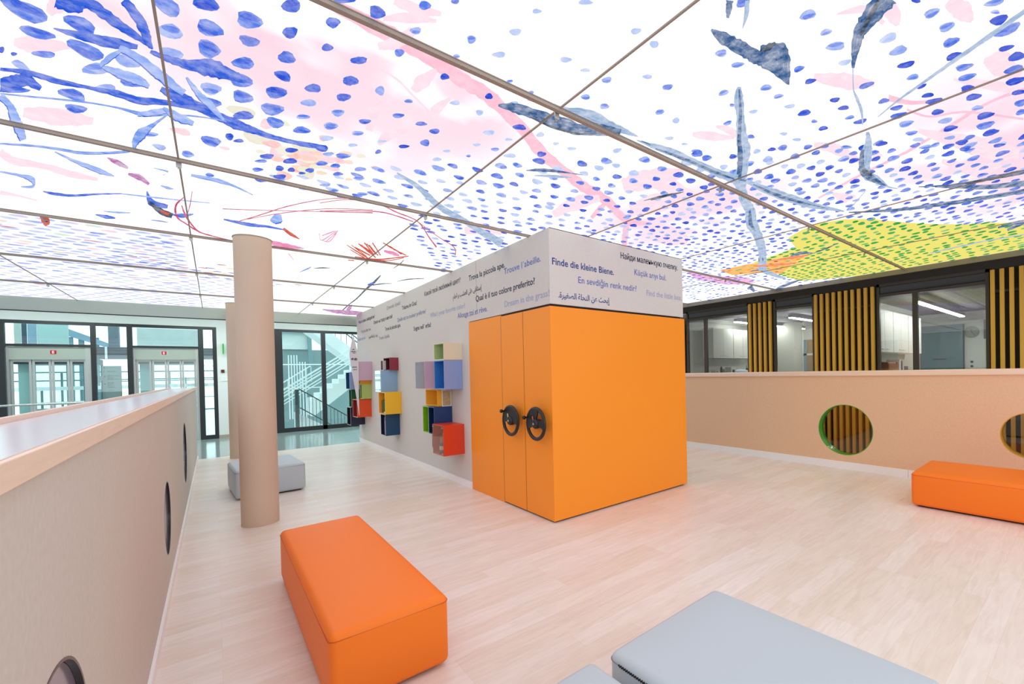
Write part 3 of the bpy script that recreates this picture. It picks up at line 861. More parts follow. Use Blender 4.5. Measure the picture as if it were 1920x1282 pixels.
# ------------------------------------------------------------------ printed, back-lit ceiling
def ink_mat():
    m = bpy.data.materials.new('backlit_printed_sheet'); m.use_nodes = True
    nt = m.node_tree
    nt.nodes.remove(nt.nodes['Principled BSDF'])
    at = nt.nodes.new('ShaderNodeVertexColor'); at.layer_name = 'ink'
    tc = nt.nodes.new('ShaderNodeTexCoord')
    nz = nt.nodes.new('ShaderNodeTexNoise'); nz.inputs['Scale'].default_value = 16; nz.inputs['Detail'].default_value = 8; nz.inputs['Roughness'].default_value = 0.65
    nt.links.new(tc.outputs['Object'], nz.inputs['Vector'])
    mr = nt.nodes.new('ShaderNodeMapRange'); mr.inputs['From Min'].default_value = 0.40; mr.inputs['From Max'].default_value = 0.68
    nt.links.new(nz.outputs['Fac'], mr.inputs['Value'])
    mu = nt.nodes.new('ShaderNodeMath'); mu.operation = 'MULTIPLY'
    nt.links.new(mr.outputs[0], mu.inputs[0]); nt.links.new(at.outputs['Alpha'], mu.inputs[1])
    mx = nt.nodes.new('ShaderNodeMix'); mx.data_type = 'RGBA'
    nt.links.new(mu.outputs[0], mx.inputs['Factor'])
    nt.links.new(at.outputs['Color'], mx.inputs['A'])
    mx.inputs['B'].default_value = (0.90, 0.90, 0.95, 1)
    em = nt.nodes.new('ShaderNodeEmission'); em.inputs['Strength'].default_value = CEILING_GLOW
    nt.links.new(mx.outputs['Result'], em.inputs['Color'])
    nt.links.new(em.outputs[0], nt.nodes['Material Output'].inputs[0])
    return m

INK = {'B': ((52, 96, 214), .35), 'b': ((140, 170, 238), .45), 'c': ((110, 150, 230), .45), 'S': ((62, 100, 148), .42), 's': ((158, 182, 212), .40), 'K': ((52, 66, 88), .35),
       'P': ((255, 190, 208), .30), 'p': ((249, 218, 230), .45), 'R': ((196, 60, 100), .25), 'O': ((200, 74, 44), .20), 'V': ((178, 98, 166), .65), 'L': ((246, 186, 178), .5),
       'M': ((232, 130, 175), .35), 'M2': ((244, 170, 214), .5), 'Y': ((236, 224, 112), .06), 'A': ((250, 182, 84), .25), 'Q': ((240, 130, 70), .3), 'G': ((28, 158, 62), .15), 'g': ((90, 180, 80), .3)}
rng = random.Random(11)
class Sheet:
    def __init__(self):
        self.v, self.f, self.c = [], [], []
        self.layer = 0
    def poly(self, pts, rgb, alpha, sub=0):
        z = ZC - 0.0006 - 0.000006 * self.layer - 0.000003 * sub
        o = len(self.v)
        self.v += [(p[0], p[1], z) for p in pts]
        self.f.append(tuple(range(o, o + len(pts))))
        self.c += [(*lin(rgb), alpha)] * len(pts)
    def strip(self, L, R, rgb, alpha):
        self.layer += 1
        z = ZC - 0.0006 - 0.000006 * self.layer
        o = len(self.v); n = len(L)
        self.v += [(p[0], p[1], z) for p in L] + [(p[0], p[1], z) for p in R]
        self.f += [(o + i, o + i + 1, o + n + i + 1, o + n + i) for i in range(n - 1)]
        self.c += [(*lin(rgb), alpha)] * (2 * n)
SH = Sheet()

def sm(a, b, x):
    t = max(0.0, min(1.0, (x - a) / (b - a)))
    return t * t * (3 - 2 * t)
def wash(x, y):
    c = [246, 246, 249]
    def over(rgb, k):
        for i in range(3): c[i] += (rgb[i] - c[i]) * k
    n1 = noise.noise(Vector((x * 1.7, y * 1.7, 3.1))) * 0.5 + 0.5
    n2 = noise.noise(Vector((x * 5.0 + 2, y * 5.0, 9.4))) * 0.5 + 0.5
    n = 0.65 * n1 + 0.35 * n2
    for (cx, cy, rx, ry, rgb, g) in ((0.45, 2.30, 0.62, 0.85, (249, 222, 232), 1.5), (0.95, 2.45, 0.55, 0.55, (249, 221, 232), 1.1), (0.9, 3.1, 0.6, 0.5, (249, 226, 236), 0.7), (0.75, 1.5, 0.35, 0.45, (250, 220, 232), 0.7), (-.35, 2.35, .25, .3, (250, 214, 226), .9), (4.5, 0.3, 1.7, 0.85, (249, 216, 230), 1.0), (3.4, 2.7, 0.8, 1.2, (248, 219, 235), 0.9),
                                     (5.4, 2.4, 0.6, 1.0, (246, 216, 234), 0.45), (-0.35, 2.9, 0.45, 0.8, (249, 222, 232), 0.5), (2.2, 5.0, 0.4, 0.9, (250, 220, 232), 0.35)):
        d = ((x - cx) / rx) ** 2 + ((y - cy) / ry) ** 2
        if cx < 1.6 and y < 2.0: g *= .25
        over(rgb, g * min(1.0, math.exp(-d * 1.1) * sm(0.30, 0.56, n) * 1.3))
    if x < -0.15 and y > 3.98:
        over((240, 230, 242), 0.6 * sm(0.4, 0.7, n))
        if y > 6.0: over((226, 231, 247), 0.6)
    elif y > 3.98 and x < 2.6:
        over((239, 241, 240), 0.8)
    return c
X0c, X1c, Y0c, Y1c = -6.4, 7.86, -3.2, 11.85
NX, NY = 200, 210
for j in range(NY + 1):
    for i in range(NX + 1):
        x = X0c + (X1c - X0c) * i / NX; y = Y0c + (Y1c - Y0c) * j / NY
        SH.v.append((x, y, ZC))
        w_ = wash(x, y)
        k_ = 1 + 0.24 * sm(222, 243, min(w_))
        SH.c.append((*[v * k_ for v in lin(w_)], 0.0))
for j in range(NY):
    for i in range(NX):
        a = j * (NX + 1) + i
        SH.f.append((a, a + NX + 1, a + NX + 2, a + 1))

def catmull(P, per=5):
    out = []
    for i in range(len(P) - 1):
        p0, p1, p2, p3 = P[max(i - 1, 0)], P[i], P[i + 1], P[min(i + 2, len(P) - 1)]
        for k in range(per):
            t = k / per
            out.append([0.5 * (2 * p1[d] + (p2[d] - p0[d]) * t + (2 * p0[d] - 5 * p1[d] + 4 * p2[d] - p3[d]) * t * t + (3 * p1[d] - p0[d] - 3 * p2[d] + p3[d]) * t ** 3) for d in range(len(p1))])
    out.append(list(P[-1]))
    return out
def paint_strokes(which):
    for line in STROKES.strip().split('\n'):
        t = line.split()
        if (t[0] in which) is False: continue
        q = [int(v) / 1000 for v in t[1:]]
        P = catmull([q[i:i + 4] for i in range(0, len(q), 4)], 6)
        L, R = [], []
        for p in P:
            w = math.hypot(p[0] - p[2], p[1] - p[3])
            j1, j2 = rng.uniform(-.07, .07), rng.uniform(-.07, .07)
            L.append((p[0] + (p[0] - p[2]) * j1, p[1] + (p[1] - p[3]) * j1)); R.append((p[2] + (p[2] - p[0]) * j2, p[3] + (p[3] - p[1]) * j2))
        rgb, al = INK[t[0]]
        if t[0] == 'L':                       # salmon ovals of the finger-painted cluster
            SH.layer += 1
            m0 = [((a[0] + a[2]) / 2, (a[1] + a[3]) / 2) for a in P]
            wd = max(P, key=lambda a: math.hypot(a[0] - a[2], a[1] - a[3]))
            cx, cy = m0[len(m0) // 2]
            blob(cx, cy, (m0[-1][0] - m0[0][0]) * .55, (m0[-1][1] - m0[0][1]) * .55, (wd[0] - wd[2]) * .62, (wd[1] - wd[3]) * .62, rng.choice(((247, 192, 186), (246, 200, 190), (232, 226, 200), (246, 206, 214))), al)
            continue
        SH.strip(L, R, rgb, al)
        if t[0] in 'Bcb' and len(P) > 8:      # darker rim where the wash dried
            SH.strip(L, [(l[0] * .86 + r[0] * .14, l[1] * .86 + r[1] * .14) for l, r in zip(L, R)], (36, 84, 206), .3)
        if t[0] in 'Ss':
            for k in (0.22, 0.5, 0.8):
                SH.strip([(l[0] * (1 - k) + r[0] * k, l[1] * (1 - k) + r[1] * k) for l, r in zip(L, R)], [(l[0] * (.94 - k) + r[0] * (k + .06), l[1] * (.94 - k) + r[1] * (k + .06)) for l, r in zip(L, R)],
                         (44, 78, 124) if t[0] == 'S' else (128, 156, 192), .7)
def blob(cx, cy, px, py, qx, qy, rgb, al, n=12, sub=0):
    k1 = rng.uniform(0, 6.28)
    pts = []
    for j in range(n):
        a = 2 * math.pi * j / n
        s = 1 + 0.10 * math.sin(3 * a + k1) + rng.uniform(-.07, .07)
        pts.append((cx + (px * math.cos(a) + qx * math.sin(a)) * s, cy + (py * math.cos(a) + qy * math.sin(a)) * s))
    SH.poly(pts, rgb, al, sub)
TONE = {-1: ((176, 196, 240), .55), 0: ((138, 164, 236), .5), 1: ((88, 124, 226), .45), 2: ((62, 100, 216), .32), 3: ((44, 78, 206), .18)}
def dot(cx, cy, px, py, qx, qy, tone):
    rgb, al = TONE[tone]
    blob(cx, cy, px, py, qx, qy, rgb, al)
    if tone >= 0 and rng.random() < .8:       # pooled pigment in one half of the dab
        s = rng.choice((-1, 1)); d = TONE[min(3, tone + 1)][0]
        blob(cx + s * qx * .35, cy + s * qy * .35, px * .8, py * .8, qx * .45, qy * .45, d, .3, 9, 1)

def inside(p, poly):
    r = False
    for i in range(len(poly)):
        (x1, y1), (x2, y2) = poly[i - 1], poly[i]
        if (y1 > p[1]) != (y2 > p[1]) and p[0] < (x2 - x1) * (p[1] - y1) / (y2 - y1) + x1:
            r = not r
    return r
PATCH = {}
for line in PATCHES.strip().split('\n'):
    t = line.split(); q = [int(v) / 1000 for v in t[1:]]
    PATCH[t[0]] = [(q[i], q[i + 1]) for i in range(0, len(q), 2)]
PATCH['Y'] = [(min(x, 7.85), y) for x, y in PATCH['Y']]

paint_strokes(['p', 'P', 'L'])
for k in ('M2', 'Y', 'A'):
    SH.layer += 1
    SH.poly(PATCH[k], *INK[k])
SH.layer += 3
for _ in range(70):                           # salmon, cream and rose ovals around the finger-painted cluster
    a, d = rng.uniform(0, 6.28), rng.gauss(0, .5)
    SH.layer += 1
    r = rng.uniform(.022, .048)
    blob(.50 + d * .42 * math.cos(a), 3.46 + d * .34 * math.sin(a), r * .9, -r * .7, r * .5, r * .9, rng.choice(((247, 186, 180), (248, 200, 186), (236, 232, 206), (246, 208, 218), (250, 214, 190))), .45, 10)
# lattice of finger-painted dabs, loosely spaced in front and denser towards the right and the back
hand = [tuple(int(v) / (1000 if i else 1) for i, v in enumerate(l.split())) for l in DOTS.strip().split('\n')]
def put_lattice(x0, x1, y0, y1, step, ok, fn, jit=.22):
    row = 0
    y = y0
    while y < y1:
        x = x0 + (step / 2 if row % 2 else 0)
        while x < x1:
            px, py = x + rng.uniform(-jit, jit) * step, y + rng.uniform(-jit, jit) * step
            if ok(px, py): fn(px, py)
            x += step
        y += step * .87; row += 1
def dense_ok(x, y):
    if x + y < 4.25 and y < 4.1: return False
    if x < XW and y > YK + 4.4: return False
    if x > XW and x < XK2 and y > YK + .1: return False
    if y > 3.95 and x < 1.45: return False
    if 1.4 < x < XW and y > 3.98 and (x - 1.45) < (y - 4.2) * .62 - .25: return False
    if inside((x, y), PATCH['Y']) or inside((x, y), PATCH['A']): return False
    return not (x > 6.6 and y > 3.2 and rng.random() < .5)
def dense(x, y):
    near = x < 2.7
    t = rng.choice((-1, -1, -1, 0, 0, 1, 2)) if (near and y < 3.9 and x < 2.3) else rng.choice((-1, 0, 0, 1, 1, 2, 2, 3))
    r = rng.uniform(.027, .039) * (1.05 if near else .98)
    a = rng.uniform(-.4, .4)
    dot(x, y, -r * math.sin(a) * .3, -r, r * 1.25, r * .25, t)
put_lattice(0.4, 3.0, 0.8, 8.0, .165, lambda x, y: dense_ok(x, y), dense)
put_lattice(3.0, 7.85, -0.6, 5.6, .136, dense_ok, dense)
def yel_ok(x, y): return inside((x, y), PATCH['Y']) and not inside((x, y), PATCH['A'])
put_lattice(4.4, 7.85, -0.2, 4.2, .140, lambda x, y: yel_ok(x, y) and rng.random() < .93, lambda x, y: blob(x, y, .004, -rng.uniform(.026, .042), rng.uniform(.032, .054), .014, *INK[rng.choice('GGGGg')], 9), jit=.2)
SH.layer += 2
put_lattice(4.4, 7.85, 1.0, 4.2, .15, lambda x, y: inside((x, y), PATCH['A']), lambda x, y: blob(x, y, .004, -.03, .035, .01, *INK[rng.choice('OQQg')], 8), jit=.35)
# soft overlapping dabs of the far left panels
def soft(x, y):
    k = noise.noise(Vector((x * .8, y * .8, 4.0)))
    rgb = rng.choice(((176, 190, 238), (190, 200, 240), (206, 196, 234), (160, 178, 236))) if rng.random() < .86 else rng.choice(((244, 204, 220), (236, 222, 196), (206, 226, 206), (120, 138, 228)))
    if k > .18 and rng.random() < .5: rgb = (132, 152, 230)
    blob(x, y, 0, -.040, .056, 0, rgb, .45, 10, rng.randrange(12))
put_lattice(-6.2, -0.2, 6.05, 8.05, .152, lambda x, y: rng.random() < .92, soft, jit=.10)
put_lattice(-6.2, 1.2, 8.05, 11.8, .20, lambda x, y: x < .9 - (y - 8) * .25 and rng.random() < .9, soft, jit=.06)
SH.layer += 5
for _ in range(46):
    x, y = rng.gauss(-.15, .42), rng.gauss(7.9, .30)
    blob(x, y, 0, -.03, .05, 0, rng.choice(((78, 98, 214), (206, 96, 94), (236, 206, 130), (196, 130, 190), (90, 110, 220))), .35, 8)
SH.layer += 2
for _ in range(40):
    x, y = rng.uniform(-2.6, -.3), rng.uniform(5.5, 10.5)
    blob(x, y, .01, -.025, .06, 0, *rng.choice((((90, 106, 220), .35), ((214, 110, 130), .35), ((150, 110, 200), .4), ((110, 130, 226), .4))), 8)
SH.layer += 8
for (t, *d) in hand:
    dot(*d, int(t))
SH.layer += 3
paint_strokes(['b', 'c', 'B', 's', 'S', 'K', 'R', 'O', 'V', 'M', 'Q'])

ceil_me = bpy.data.meshes.new('ceiling')
ceil_me.from_pydata(SH.v, [], SH.f)
ca = ceil_me.color_attributes.new('ink', 'FLOAT_COLOR', 'POINT')
ca.data.foreach_set('color', [x for c in SH.c for x in c])
ceil_me.materials.append(ink_mat())
ceiling = bpy.data.objects.new('ceiling', ceil_me)
COL.objects.link(ceiling)
struct(ceiling, 'glowing white ceiling printed with blue dabs, pink washes and slate brush strokes')
# metal bars that carry the sheets
BARS_Y = (-0.05, 1.963, 3.977, 5.99, 8.0, 10.02)
SEAMS_X = (-6.34, -4.95, -3.36, -1.78, -0.143, 1.464, 3.049, 4.632, 6.24)
for y in BARS_Y:
    MB().box(X0c, X1c, y - .013, y + .013, ZC - .026, ZC - .0045).box(X0c, X1c, y - .017, y + .017, ZC - .0085, ZC - .0045).build('ceiling_bar', M_BAR, ceiling)
for x in SEAMS_X:
    MB().box(x - .005, x + .005, Y0c, Y1c, ZC - .012, ZC - .0045).build('ceiling_seam', M_BAR, ceiling)
for y in BARS_Y:
    for x in SEAMS_X:
        MB().box(x - .014, x + .014, y + .018, y + .026, ZC - .055, ZC - .006).box(x - .006, x + .006, y + .026, y + .034, ZC - .062, ZC - .03).build('ceiling_clip', M_STEEL, ceiling)
struct(bx('trim_1', M_FASCIA, None, X1c, X1c + .03, Y0c, Y1c, ZC - .075, ZC + .05), 'grey metal edge of the printed ceiling above the right half wall')
struct(bx('trim_2', M_SOFFIT, None, X0c, 7.9, Y1c, Y1c + .06, 2.735, ZC + .06), 'grey green metal edge band at the far end of the printed ceiling')
struct(bx('trim_3', M_BLACK, None, X0c, 7.9, Y1c + .005, Y1c + .055, 2.720, 2.735))
# solid roof over everything, so that no sky leaks in
struct(MB().box(-7.2, 16.5, -3.8, Y1c + .06, 3.30, 3.36).build('ceiling_slab', M_WHITE))
struct(MB().box(-7.2, 9.2, Y1c + .06, YG + .25, 3.12, 3.36).build('ceiling_corridor', M_WHITE), 'white corridor ceiling beyond the printed sheets')
struct(bx('ceiling_void', mat('dark_soffit', (170, 164, 156), rough=.7), None, X1c + .03, XG + .2, -3.6, YG, 3.22, 3.28))
# enclosing walls of the hall, outside the picture
struct(MB().box(-7.2, XG, -3.7, -3.6, -1.5, 1.0).box(-7.2, XG, -3.7, -3.6, 2.9, 3.36).box(-7.2, -4.55, -3.7, -3.6, 1.0, 2.9).box(6.95, XG, -3.7, -3.6, 1.0, 2.9).build('wall_back', M_BOARD))  # opening in the unseen back wall added to let the fill light in
struct(bx('wall_corridor_left', M_WHITE, None, -7.2, -7.1, -3.6, YG, -0.06, 3.3))
struct(bx('wall_void_end', M_WHITE, None, 5.9, XG, YG, YG + .2, -1.5, 3.3))

# ------------------------------------------------------------------ half walls with round windows
RH = [(2.5005, .573, .370), (0.544, .670, .262)]
LH = [(1.459, .581, .312), (4.37, .530, .256), (6.93, .673, .341)]
wl = struct(holed_wall(XL, XL - .30, -3.6, 11.25, 0, 1.328, LH).build('wall_left', M_BOARD, smooth=30), 'beige fibre board half wall on the left with three round peepholes')
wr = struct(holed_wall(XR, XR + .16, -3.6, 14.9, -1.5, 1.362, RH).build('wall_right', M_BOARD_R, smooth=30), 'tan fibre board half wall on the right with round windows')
def prism_y(pts, ya, yb):
    n = len(pts)
    return MB().add([(x, ya, z) for x, z in pts] + [(x, yb, z) for x, z in pts], [tuple(range(n)), tuple(range(n, 2 * n))] + [(i, (i + 1) % n, n + (i + 1) % n, n + i) for i in range(n)])
prism_y([(-.598, 1.328), (-.252, 1.328), (-.252, 1.377), (-.262, 1.377), (-.598, 1.351)], -3.6, 11.26).build('handrail', M_WOODRAIL, wl, bevel=.002)
prism_y([(-.597, 1.3512), (-.262, 1.3772), (-.262, 1.3788), (-.597, 1.3528)], -3.6, 11.25).build('rail_top', M_RAILTOP, wl)
bx('rail_lip', M_WOODRAIL, wl, -.622, -.598, -3.6, 11.26, 1.320, 1.3735, bevel=.002)
MB().box(XR - .03, XR + .20, -3.6, 14.9, 1.362, 1.436).build('handrail', M_WOODRAIL, wr, bevel=.012)
struct(bx('baseboard_left', M_SKIRT, None, XL, XL + .014, -3.6, 11.25, 0.0, .072))
bxr = MB()
ends = [-3.6, -1.2, 1.72, 4.62, 8.0, 11.3]
for a, b_ in zip(ends[:-1], ends[1:]):
    bxr.box(XR - .016, XR, a + .0015, b_ - .0015, 0.0, .105)
struct(bxr.build('baseboard_right', M_SKIRT), 'white skirting along the foot of the right half wall')
LINING = [('green', (86, 170, 58)), ('yellow', (214, 160, 34))]
for (yc, zc, r), (cn, rgb) in zip(RH, LINING):
    f_ = ring_tube(XR - .001, XR + .165, yc, zc, r + .0005, r - .008).build('window_lining', mat('lining_' + cn, rgb, rough=.25), wr, smooth=40)
    disc(XR + .10, yc, zc, r - .009).build('pane', glass_mat('hole_glass', (240, 236, 230), .05), wr)
for (yc, zc, r) in LH:
    ring_tube(XL + .001, XL - .30, yc, zc, r + .0005, r - .007).build('window_lining', mat('lining_black', (36, 36, 42), rough=.25), wl, smooth=40)
    disc(XL - .018, yc, zc, r - .008).build('pane', mat('smoked_pane', (128, 116, 132), rough=.12), wl)

# ------------------------------------------------------------------ kiosk: grey felt walls + orange cupboard
kw = struct(MB().box(XW, XK2, YK, YK2, 2.188, ZC - .022).box(XW, XK2, 5.46, YK2, 0, 2.188).build('wall_middle', M_FELT), 'grey felt covered wall block with sentences in many languages')
MB().box(XW + .03, XK2 - .03, YK + .03, YK2 - .03, ZC - .022, ZC - .003).build('shadow_gap', M_DARK, kw)
bx('panel_joint', M_SEAM_G, kw, XW - .0008, XW, 5.218, 5.222, 2.30, 2.93)
bx('panel_joint', M_SEAM_G, kw, XW - .0008, XW, 5.222, 5.60, 2.262, 2.266)
struct(bx('baseboard_middle', M_SKIRT, None, XW - .014, XW, 5.452, YK2, 0, .085), 'white skirting along the grey felt wall')
TXT_L = [
    ("Какой твой любимый цвет?", 7.036, 2.745, 1.342, 0.067, "k"),
    ("Trova la piccola ape.", 5.432, 2.716, 0.944, 0.078, "k"),
    ("Trouve l´abeille.", 4.510, 2.635, 0.753, 0.066, "b"),
    ("AR1", 5.943, 2.545, 0.873, 0.056, "k"),
    ("Qual è il tuo colore preferito?", 5.244, 2.425, 1.370, 0.074, "k"),
    ("Dream in the grass!", 4.515, 2.263, 0.898, 0.067, "p"),
    ("What's your favorite color?", 6.813, 2.387, 1.253, 0.077, "p"),
    ("Allonge toi et rêve.", 5.808, 2.269, 0.870, 0.084, "b"),
    ("Träume im Gras!", 8.142, 2.663, 0.753, 0.077, "k"),
    ("Quelle est ta couleur préférée?", 8.420, 2.479, 1.429, 0.083, "m"),
    ("Çimende rüyala!", 9.053, 2.774, 0.822, 0.073, "g"),
    ("Was ist deine Lieblingsfarbe?", 11.244, 2.714, 1.344, 0.093, "k"),
    ("Ложись на траву и мечтай!", 10.000, 2.583, 1.289, 0.077, "k"),
    ("Trova la piccola ape.", 9.188, 2.380, 0.945, 0.075, "k"),
    ("Find the little bee.", 11.004, 2.482, 0.794, 0.091, "g"),
    ("Küçük arıyı bul.", 11.341, 2.330, 0.657, 0.094, "m"),
    ("AR2", 10.395, 2.311, 0.673, 0.062, "k"),
    ("Trouve l´abeille.", 9.628, 2.237, 0.729, 0.082, "g"),
    ("Sogna nell´ erba!", 7.571, 2.248, 0.777, 0.090, "k"),
]
TXT_F = [
    ("Finde die kleine Biene.", 2.562, 2.580, 0.842, 0.072, "n"),
    ("Найди маленькую пчелку.", 3.514, 2.784, 1.019, 0.070, "k"),
    ("Küçük arıyı bul.", 3.735, 2.626, 0.567, 0.067, "b"),
    ("En sevdiğin renk nedir?", 2.891, 2.433, 0.874, 0.070, "b"),
    ("AR3", 2.631, 2.245, 0.701, 0.060, "n"),
    ("Find the little bee.", 3.936, 2.404, 0.669, 0.061, "p"),
]
TC = {'k': (34, 38, 66), 'n': (34, 66, 134), 'b': (96, 112, 180), 'm': (112, 118, 158), 'g': (138, 140, 156), 'p': (164, 168, 200)}
def tm(c): return mat('vinyl_' + c, TC[c], rough=.6)
AR = {'AR1': 'إستلقى على العشب و احلم', 'AR2': 'إبحث عن النحلة الصغيرة', 'AR3': 'إبحث عن النحلة الصغيرة.'}
for s, y, z, w, h, c in TXT_L:
    ar = s in AR
    lettering(arabic(AR[s]) if ar else s, tm(c), kw, (XW, y, z + (.01 if ar else 0)), (0, -1, 0), width=w, size=.098 if not ar else .085, bold=.016 if c in 'kn' else .008, depth=.0012)
for s, x, z, w, h, c in TXT_F:
    ar = s in AR
    lettering(arabic(AR[s]) if ar else s, tm(c), kw, (x, YK, z + (.012 if ar else 0)), (1, 0, 0), width=w, size=.098 if not ar else .085, bold=.016 if c in 'kn' else .008, depth=.0012)

cab = thing('cupboard', 'big bright orange cupboard with two black handwheel doors built into the grey block', 'cupboard', (0, 0, 0))
YD1, YD2 = 4.112, 4.596
XF = XW - .012
for (yg, w_) in ((YD1, .0045), (YD2 + .0005, .0055)):
    bx('door_gap_shade', M_DARK, cab, XF + .004, XW + .012, yg - w_, yg + w_, .018, 2.163)  # dark strips painting the shade in the gaps beside the doors
bx('carcass', M_DARK, cab, XW + .01, XK2 - .03, YK + .02, 5.44, .002, 2.185)
bx('end_panel', M_ORANGE, cab, XF + .020, XK2 + .012, YK - .012, YK + .012, .018, 2.163, bevel=.002)
bx('side_panel', M_ORANGE, cab, XF + .006, XW + .012, YD2 + .0062, 5.458, .001, 2.178, bevel=.002)
d1 = bx('door', M_ORANGE, cab, XF, XW + .010, YK - .012, YD1 - .0047, .018, 2.163, bevel=.002)
d2 = bx('door', M_ORANGE, cab, XF, XW + .010, YD1 + .0047, YD2 - .0053, .018, 2.163, bevel=.002)
def handwheel(door, yc, zc, R, openings, knob_deg, mark_rgb):
    """solid-web handwheel; angles run anticlockwise from screen right (towards -y)"""
    x = XF - .075
    def P(a, r, dx=0.0): return (x + dx, yc - r * math.cos(math.radians(a)), zc + r * math.sin(math.radians(a)))
    b = MB()
    n = 72
    # rounded rim
    rim = []
    for k in range(n):
        a = 360 * k / n
        rim.append([P(a, R - .019 + .019 * math.cos(t), .017 * math.sin(t)) for t in [2 * math.pi * j / 10 for j in range(10)]])
    vs = [p for r_ in rim for p in r_]
    b.add(vs, [(k * 10 + j, k * 10 + (j + 1) % 10, ((k + 1) % n) * 10 + (j + 1) % 10, ((k + 1) % n) * 10 + j) for k in range(n) for j in range(10)])
    # dished web with openings
    def web(a):
        return not any(lo <= a <= hi for lo, hi in openings)
    rr = [.035, R * .45, R - .02]
    for k in range(n):
        a0, a1 = 360 * k / n, 360 * (k + 1) / n
        if web((a0 + a1) / 2):
            for q in range(2):
                c0, c1 = (-.004, -.004)
                f_ = [P(a0, rr[q], c0 - .006), P(a1, rr[q], c0 - .006), P(a1, rr[q + 1], c1 - .006), P(a0, rr[q + 1], c1 - .006)]
                g_ = [P(a0, rr[q], .008), P(a1, rr[q], .008), P(a1, rr[q + 1], .008), P(a0, rr[q + 1], .008)]
                b.add(f_ + g_, [(0, 1, 2, 3), (7, 6, 5, 4), (0, 4, 5, 1), (2, 6, 7, 3), (1, 5, 6, 2), (3, 7, 4, 0)])
    wheel = b.build('handwheel', M_BLACK, door, smooth=35)
    hub = MB().lathe([(.012, -.03), (.040, -.026), (.050, -.012), (.052, .02), (.034, .076)], (x, yc, zc), 28, axis='x').build('hub', M_BLACK, wheel, smooth=40)
    MB().lathe([(.004, -.0345), (.011, -.034), (.012, -.029)], (x, yc, zc), 16, axis='x').build('hub_screw', M_STEEL, wheel, smooth=40)
    kx, ky, kz = P(knob_deg, R - .02)
    MB().lathe([(.006, -.066), (.017, -.062), (.021, -.049), (.016, -.035), (.009, -.028), (.009, -.008)], (kx, ky, kz), 18, axis='x').build('crank_knob', M_BLACK, wheel, smooth=50)
    a = 118
    p0, p1 = P(a, .045, -.020), P(a, .085, -.014)
    MB().bar(p0, p1, .012, .006, up=(1, 0, 0)).build('mark', mat('mark_%d' % mark_rgb[1], mark_rgb, rough=.5), wheel)
handwheel(d2, 4.285, .985, .172, [(190, 345)], 138, (232, 214, 120))
handwheel(d1, 3.782, .987, .174, [(205, 340), (20, 72)], 158, (206, 96, 84))

# ------------------------------------------------------------------ columns
def column(x, y, r, label):
    o = MB().lathe([(r, 0.0), (r, ZC - .012)], (x, y, 0), 64).build('column', M_CONC, smooth=40)
    MB().lathe([(r + .006, ZC - .012), (r + .006, ZC - .004)], (x, y, 0), 48).build('collar', M_BAR, o)
    return struct(o, label)
column(.333, 5.80, .160, 'bare concrete column in front of the grey pouf')
column(.352, 10.95, .160, 'rear concrete column mostly hidden behind the front one')

# ------------------------------------------------------------------ upholstered benches and poufs
def seat(name, label, cat, x, y, sx, sy, rz, leather, seam_m, group=None, h=.366, zipper=False, puff=.020):
    t = thing(name, label, cat, (x, y, 0), rz, group)
    weld(rounded_block(sx, sy, .016, h, .034, puff * .7, .010).build('upholstery', leather, t))
    MB().box(-sx / 2 + .05, sx / 2 - .05, -sy / 2 + .05, sy / 2 - .05, 0.0, .024).build('plinth', M_DARK, t)
    zs = h - .031
    MB().tube(loop_rr(sx / 2 + .002, sy / 2 + .0015, .034, zs), .0018, 6, closed=True).build('piping', seam_m, t, smooth=60)
    if zipper:
        z = MB()
        n = 150
        for k in range(n):
            yy = -sy / 2 + .06 + (sy - .12) * k / n
            z.box(-sx / 2 - .0072, -sx / 2 - .001, yy, yy + .0028, zs - .004 + .003 * (k % 2), zs + .002 + .003 * (k % 2))
        z.build('zipper', M_DARK, t)
    return t
seat('bench', 'long orange leatherette bench in the foreground beside the left half wall', 'bench', .615, 3.145, .535, 1.83, 0.004, M_LEATHER_O, M_SEAM_O)
seat('bench', 'orange leatherette seat block at the right edge under the round windows', 'bench', 6.005, .635, .86, 1.46, 0.02, M_LEATHER_O, M_SEAM_O)
seat('pouf', 'grey leatherette pouf standing behind the concrete column', 'pouf', .505, 7.52, .735, .93, 0.06, M_LEATHER_G, M_SEAM_G)
seat('pouf', 'large pale grey pouf in the foreground with a zipper along its side', 'pouf', 1.567, .855, .755, .965, 0.012, M_LEATHER_G, M_SEAM_G, zipper=True)
seat('pouf', 'pale grey pouf cut by the bottom edge, left of the larger grey pouf', 'pouf', .725, .855, .77, .965, 0.012, M_LEATHER_G, M_SEAM_G)

